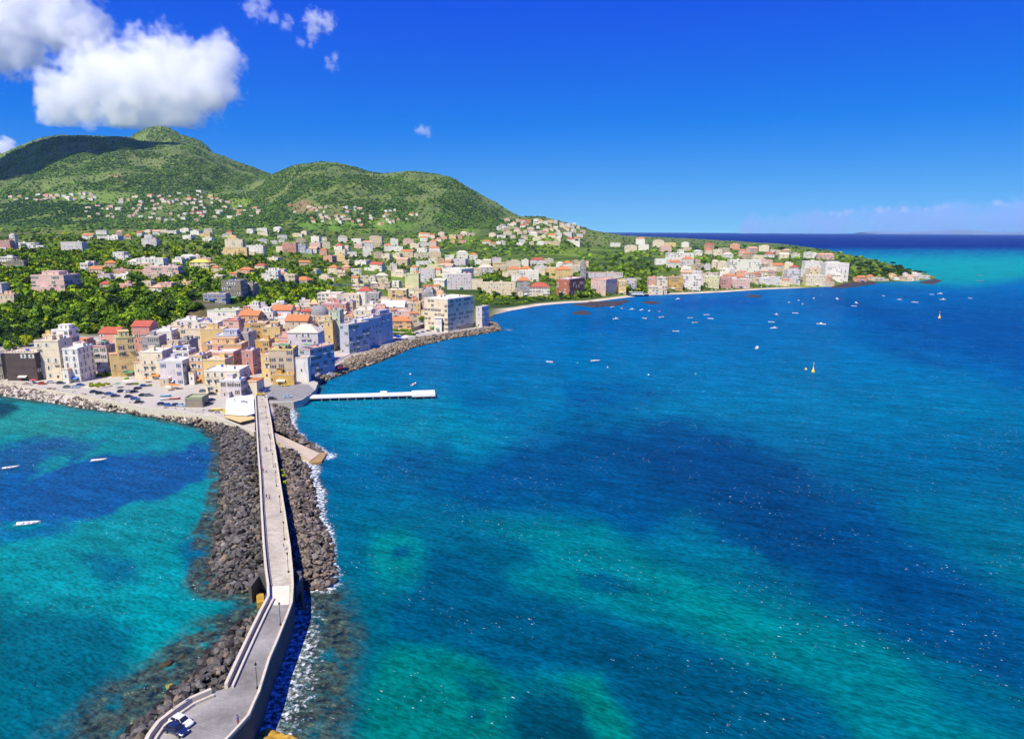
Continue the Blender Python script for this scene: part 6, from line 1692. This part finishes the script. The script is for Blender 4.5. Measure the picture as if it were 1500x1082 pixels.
def person(x, y, z, rz, pose, top, legs, hair, label, sc=1.0, longsl=False, group=None):
    p = P(x, y, z)
    o = empty('person', p, rz, label, 'person', group)
    me = POSES[pose].copy(); me.materials.clear()
    for m_ in (SKIN, CL[top], CL[legs], BLK): me.materials.append(m_)
    co = np.empty(len(me.vertices) * 3); me.vertices.foreach_get('co', co); co = co.reshape(-1, 3)
    mi = []
    for pg in me.polygons:
        c = co[list(pg.vertices)].mean(0)
        if c[2] > 1.47: k = 0
        elif abs(c[0]) > .20 and c[2] < 1.28 and not longsl and c[2] > .6: k = 0
        elif abs(c[0]) > .21 and c[2] < .93: k = 0
        elif c[2] > .96: k = 1
        elif c[2] > .08: k = 2
        else: k = 3
        mi.append(k)
    me.polygons.foreach_set('material_index', mi)
    link('body', me, o, scale=(sc, sc, sc))
    hb = .3 * .35 if pose == 3 else 0
    h = link('hair', HAIRMESH, o, (0, .02 * sc + hb * sc, 0), scale=(sc, sc, sc))
    h.material_slots[0].link = 'OBJECT'; h.material_slots[0].material = HAIRM[hair]
    MB().box(-.045, -.02, .118 + hb, .128 + hb, 1.625, 1.64).box(.02, .045, .118 + hb, .128 + hb, 1.625, 1.64).box(-.025, .025, .112 + hb, .122 + hb, 1.56, 1.57).build("face", CL["black"], o)
    return o
for a in [(349, 1061, 6.0, R_(40), 3, 'blue', 'red', 0, 'person in red trousers and blue top standing near the wall by the parked cars'),
          (390.5, 731, 5.45, R_(0), 1, 'black', 'denim', 0, 'person in black walking beside another on the middle of the causeway'),
          (395, 731, 5.45, R_(0), 2, 'grey', 'black', 1, 'person in grey walking beside the one in black'),
          (385.5, 692, 5.1, R_(20), 1, 'red', 'black', 1, 'person in red top walking at the wall, ahead of a pair'), (390, 693, 5.1, R_(200), 2, 'white', 'denim', 2, 'person in white top next to the one in red'), (403.5, 685, 5.05, R_(90), 0, 'black', 'black', 0, 'person in black leaning by the wall across from the pair'),
          (391, 661, 4.8, R_(180), 1, 'violet', 'denim', 0, 'person in violet walking towards the camera past the slipway'), (388.5, 661, 4.8, R_(180), 2, 'beige', 'grey', 1, 'person in beige beside the one in violet'), (379.5, 648, 4.65, R_(90), 0, 'black', 'denim', 0, 'person in black sitting height at the wall, one of two'), (380, 640, 4.55, R_(80), 0, 'grey', 'black', 1, 'person in grey at the wall, the further of two'),
          (416.5, 805, 5.9, R_(140), 3, 'blue', 'white', 0, 'person in blue and white bending near the lamp post and wall'), (395.5, 643, 4.6, R_(0), 0, 'green', 'black', 1, 'person in green at the wall opposite the slipway'),
          (384, 586.5, 4.05, R_(150), 1, 'white', 'black', 0, 'person in white where the causeway meets the square'), (387, 570, 3.58, R_(30), 1, 'black', 'beige', 1, 'person in black and beige on the asphalt square'), (380, 566, 3.58, R_(200), 2, 'red', 'denim', 2, 'person in red walking out of the dark lane'), (399, 577, 3.58, R_(100), 0, 'white', 'denim', 0, 'person in white and denim standing on the asphalt square')]:
    person(*a, sc=1.02)

# parasols and the like
def parasol(x, y, z, R, mat, label):
    o = empty('parasol', P(x, y, z), 0, label, 'parasol')
    MB().tube((0, 0, 0), (0, 0, 2.5), .04, n=6).build('pole', TRIM, o)
    MB().lathe([(R, 2.15), (R * .55, 2.45), (.05, 2.75)], 8).build('canopy', mat, o)
for x, y, R, m_, lab in ((214, 560, 1.8, AWN[1], 'orange parasol beside the cream arched house'), (252, 569, 2.0, AWN[1], 'orange parasol at the foot of the lilac house'), (259, 570, 2.0, AWN[1], 'second orange parasol at the foot of the lilac house'), (247, 572, 1.8, AWN[0], 'cream parasol before the lilac house'), (49, 562, 1.8, plain('awning_red', (.5, .05, .08), .85), 'folded red parasol on the quay by the dark crenellated house'), (172, 568, 1.9, AWN[3], 'green parasol amid the parked cars'), (188, 563, 3.0, AWN[0], 'big cream parasol below the yellow house')):
    parasol(x, y, 3.56, R, m_, lab)
for x, y, lab in ((588, 498, 'pale awning tent on the promenade below the hedge'), (577, 497, 'blue awning tent on the promenade below the hedge')):
    p = P(x, y, 3.7); o = empty('tent', p, R_(20), lab, 'tent')
    MB().add([(-4, -2.5, 2.4), (4, -2.5, 2.4), (4, 2.5, 2.4), (-4, 2.5, 2.4), (-4, 0, 3.3), (4, 0, 3.3)], [(0, 1, 5, 4), (2, 3, 4, 5), (1, 2, 5), (3, 0, 4), (0, 3, 2, 1)]).build('canopy', AWN[2] if 'pale' in lab else AWN[4], o)
    for a in (-3.9, 3.9):
        for b_ in (-2.4, 2.4): MB().tube((a, b_, 0), (a, b_, 2.45), .06, n=5).build('post', IRON, o)
# beach parasols as a row of small dots
for k in range(26):
    x = 1000 + k * 8.2 + tr.uniform(-2, 2); y = np.interp(x, [1000, 1062, 1122, 1202], [430, 426.5, 422.6, 420])
    p = Pt(x, y - .8)[0]
    if np.isnan(p[0]): continue
    o = empty('beach_parasol', p, 0, 'small pale parasol stuck in the sand of the long beach', 'parasol', 'parasols on the long beach')
    MB().tube((0, 0, 0), (0, 0, 2.1), .05, n=5).lathe([(1.5, 1.9), (.1, 2.5)], 7).build('canopy', AWN[k % 3], o)
# ------------------------------------------------------------------ clouds: real volumes far behind and beside the summit
def cloud(px, py, Y, lumps, label, dens=.0075, scale=1.0, thin=0.0, seed=0, at=None, name='cloud', color=(1, 1, 1), amp=1.9):
    """lumps: (dx, dy, radius) in pixels of the photograph at depth Y; depth of each lump = its radius"""
    k = Y / F * 1.02
    c = at_depth(px, py, Y) if at is None else np.array(at)
    L = [(dx * k, dz * k, -dy * k, r * k) for dx, dz, dy, r in lumps]
    ext = np.array([[a - r, b_ - r, c_ - r, a + r, b_ + r, c_ + r] for a, b_, c_, r in L]) 
    lo = ext[:, :3].min(0); hi = ext[:, 3:].max(0)
    m = bpy.data.materials.new('cloud_vapour'); m.use_nodes = True
    n = m.node_tree.nodes; l = m.node_tree.links; n.clear()
    out = n.new('ShaderNodeOutputMaterial'); pv = n.new('ShaderNodeVolumePrincipled')
    pv.inputs['Color'].default_value = (*color, 1); pv.inputs['Anisotropy'].default_value = .0
    tc = n.new('ShaderNodeTexCoord'); prev = None
    for a, b_, c_, r in L:
        d = n.new('ShaderNodeVectorMath'); d.operation = 'DISTANCE'; l.new(tc.outputs['Object'], d.inputs[0]); d.inputs[1].default_value = (a, b_, c_)
        q = n.new('ShaderNodeMath'); q.operation = 'MULTIPLY_ADD'; l.new(d.outputs['Value'], q.inputs[0]); q.inputs[1].default_value = -1 / r; q.inputs[2].default_value = 1.0
        if prev is None: prev = q.outputs[0]
        else:
            mx = n.new('ShaderNodeMath'); mx.operation = 'SMOOTH_MAX'; mx.inputs[2].default_value = .12; l.new(prev, mx.inputs[0]); l.new(q.outputs[0], mx.inputs[1]); prev = mx.outputs[0]
    nz = n.new('ShaderNodeTexNoise'); nz.inputs['Scale'].default_value = 1 / (170.0 * scale); nz.inputs['Detail'].default_value = 8; nz.inputs['Roughness'].default_value = .62
    mp = n.new('ShaderNodeMapping'); mp.inputs['Location'].default_value = (seed * 311.7, seed * 97.1, seed * 41.3)
    l.new(tc.outputs['Object'], mp.inputs['Vector']); l.new(mp.outputs[0], nz.inputs['Vector'])
    ad = n.new('ShaderNodeMath'); ad.operation = 'MULTIPLY_ADD'; l.new(nz.outputs[0], ad.inputs[0]); ad.inputs[1].default_value = amp; l.new(prev, ad.inputs[2])
    mr = n.new('ShaderNodeMapRange'); mr.interpolation_type = 'SMOOTHSTEP'; l.new(ad.outputs[0], mr.inputs[0]); mr.inputs[1].default_value = amp * .5 + .22 + thin; mr.inputs[2].default_value = amp * .5 + .50 + thin + (amp - 1.9) * .25; mr.inputs[3].default_value = 0; mr.inputs[4].default_value = dens
    l.new(mr.outputs[0], pv.inputs['Density']); l.new(pv.outputs[0], out.inputs['Volume'])
    m.cycles.volume_step_rate = 1.0
    # domain: a rounded hull round the lumps
    v, f = ico(3)
    mid = (lo + hi) / 2; half = (hi - lo) / 2 * 1.25
    v = np.sign(v) * np.abs(v) ** .6
    hv_ = v * half + mid
    hv_[:, 2] = np.maximum(hv_[:, 2], 972 - c[2]) if c[1] < 20000 else hv_[:, 2]      # stays above the layer of hazy air
    o = link(name, np_mesh(name, hv_, f, [m]), None, c)
    tag(o, label, 'cloud', kind='stuff')
    return o
cloud(195, 118, 6400, [(-95, 0, 22, 50), (-40, 0, 0, 72), (30, 0, -2, 78), (90, 0, 0, 66), (-10, 0, 30, 60), (60, 0, 36, 50), (30, 0, 58, 26), (118, 0, -30, 40), (-110, 0, 38, 34)], 'big white cumulus cloud resting above the mountain summit', seed=1)
cloud(40, 30, 8200, [(-70, 0, 0, 90), (0, 0, -30, 86), (40, 0, 0, 62), (70, 0, 10, 50), (60, 0, -60, 60), (-20, 0, 30, 56)], 'white cumulus cloud filling the upper corner of the sky', seed=2)
cq_ = random.Random(31)
def wisp(px, py, w, h, lab, seed, Y=6000, dens=.010):
    """a torn scrap of cloud: several small lumps, the noise does the rest"""
    L = [(cq_.uniform(-.5, .5) * w, cq_.uniform(-.3, .3) * w, cq_.uniform(-.5, .5) * h, cq_.uniform(.22, .42) * max(w, h)) for _ in range(6)]
    cloud(px, py, Y, L, lab, dens, .30, -.02, seed, amp=3.4)
wisp(478, 36, 38, 26, 'small white cloud puff high in the blue sky', 3)
wisp(450, 63, 22, 16, 'tiny white cloud wisp below the small puff', 4, dens=.007)
wisp(484, 86, 13, 22, 'tiny torn cloud under the small puff', 5, dens=.007)
wisp(384, 6, 40, 26, 'small cloud at the upper picture edge', 6, dens=.007)
wisp(412, 33, 28, 12, 'faint cloud wisp beside the small cloud at the upper edge', 7, dens=.006)
cloud(8, 220, 9000, [(0, 0, 0, 20), (-30, 0, 0, 24)], 'white cloud peeping over the ridge at the picture edge', .010, .8, -.08, 8)
wisp(620, 193, 22, 7, 'lone little cloud over the round hill', 9, 8000, .006)
cloud(130, 182, 7500, [(0, 0, 0, 13)], 'faint wisp under the big cloud', .004, .5, -.02, 10)
_p = Pt(82, 214)[0]; _t = (1560 - _p[2]) / sdir.z
cloud(0, 0, 4250, [(-110, 0, 0, 70), (-50, 10, 0, 85), (20, 20, 0, 85), (-20, -60, 10, 85), (-80, -50, 0, 80), (70, 10, 0, 76), (104, 40, 0, 50), (60, 60, 0, 70), (-40, 60, 0, 80)], 'cumulus cloud that shades the wooded ridge', .03, 1.0, -.15, 11, at=(_p[0] + _t * sdir.x, _p[1] + _t * sdir.y, 1560))
# the bank of clouds low over the open sea
cr_ = random.Random(8)
L = [(x, cr_.uniform(-30, 30), cr_.uniform(-1, 2) - .030 * (x + 200), cr_.uniform(13, 19) + .022 * (x + 200)) for x in range(-210, 400, 12)]
cloud(1310, 334, 27500, L, 'long grey blue bank of clouds along the sea horizon', .00042, 3.2, -.5, 12, color=(.62, .76, .98))
L = [(x, cr_.uniform(-20, 20), y + cr_.uniform(-1, 1), r) for x, y, r in ((-85, 6, 5), (-74, 4.5, 6), (-62, 3, 6), (-50, 2, 5), (-24, 0, 6), (-12, -1, 7), (0, -2, 7), (12, -1, 6.5), (26, -1, 6), (40, -1, 5), (52, -1, 4.5), (82, -6, 6), (134, -9, 6), (148, -10, 6.5), (162, -9, 5), (196, -7, 5))]
cloud(1310, 308, 27000, L, 'row of small white cloud tops over the grey bank on the horizon', .0016, 2.0, -.10, 13)
# far coast below it
xs = np.linspace(1260, 1620, 90); ys = 340.0 - 5 * np.clip(fbm(xs / 45.0, xs * 0, 4, 91) * 2.2 + .55, .05, 1) * sstep(1240, 1400, xs)
b0 = at_depth(xs, ys, np.full(90, 30000.)); n_ = 90
vs = []
for k, off in enumerate((-1400, -600, 0, 800)):
    f_ = (0, .55, 1.0, 0)[k]
    for i in range(n_): vs.append((b0[i, 0], b0[i, 1] + off, max(0, b0[i, 2]) * f_ - (4 if f_ == 0 else 0)))
ix = np.arange(4 * n_).reshape(4, n_)
fc = np.stack([ix[:-1, :-1], ix[:-1, 1:], ix[1:, 1:], ix[1:, :-1]], -1).reshape(-1, 4)
tag(link('far_hills', np_mesh('far_hills', np.array(vs), fc, [plain('far_scrub', (.16, .20, .17), .9)])), kind='structure')

# ------------------------------------------------------------------ the air itself
hm = bpy.data.materials.new('haze_air'); hm.use_nodes = True
nn = hm.node_tree.nodes; nn.clear()
ho = nn.new('ShaderNodeOutputMaterial'); hv = nn.new('ShaderNodeVolumePrincipled')
hv.inputs['Density'].default_value = HAZE; hv.inputs['Color'].default_value = (.40, .72, 1.0, 1)
hm.node_tree.links.new(hv.outputs[0], ho.inputs['Volume'])
o = MB().box(-24000, 26000, -300, 24000, -6, 962).build('haze', hm)
tag(o, 'thin sea air over the bay and the hills', 'haze', kind='stuff')
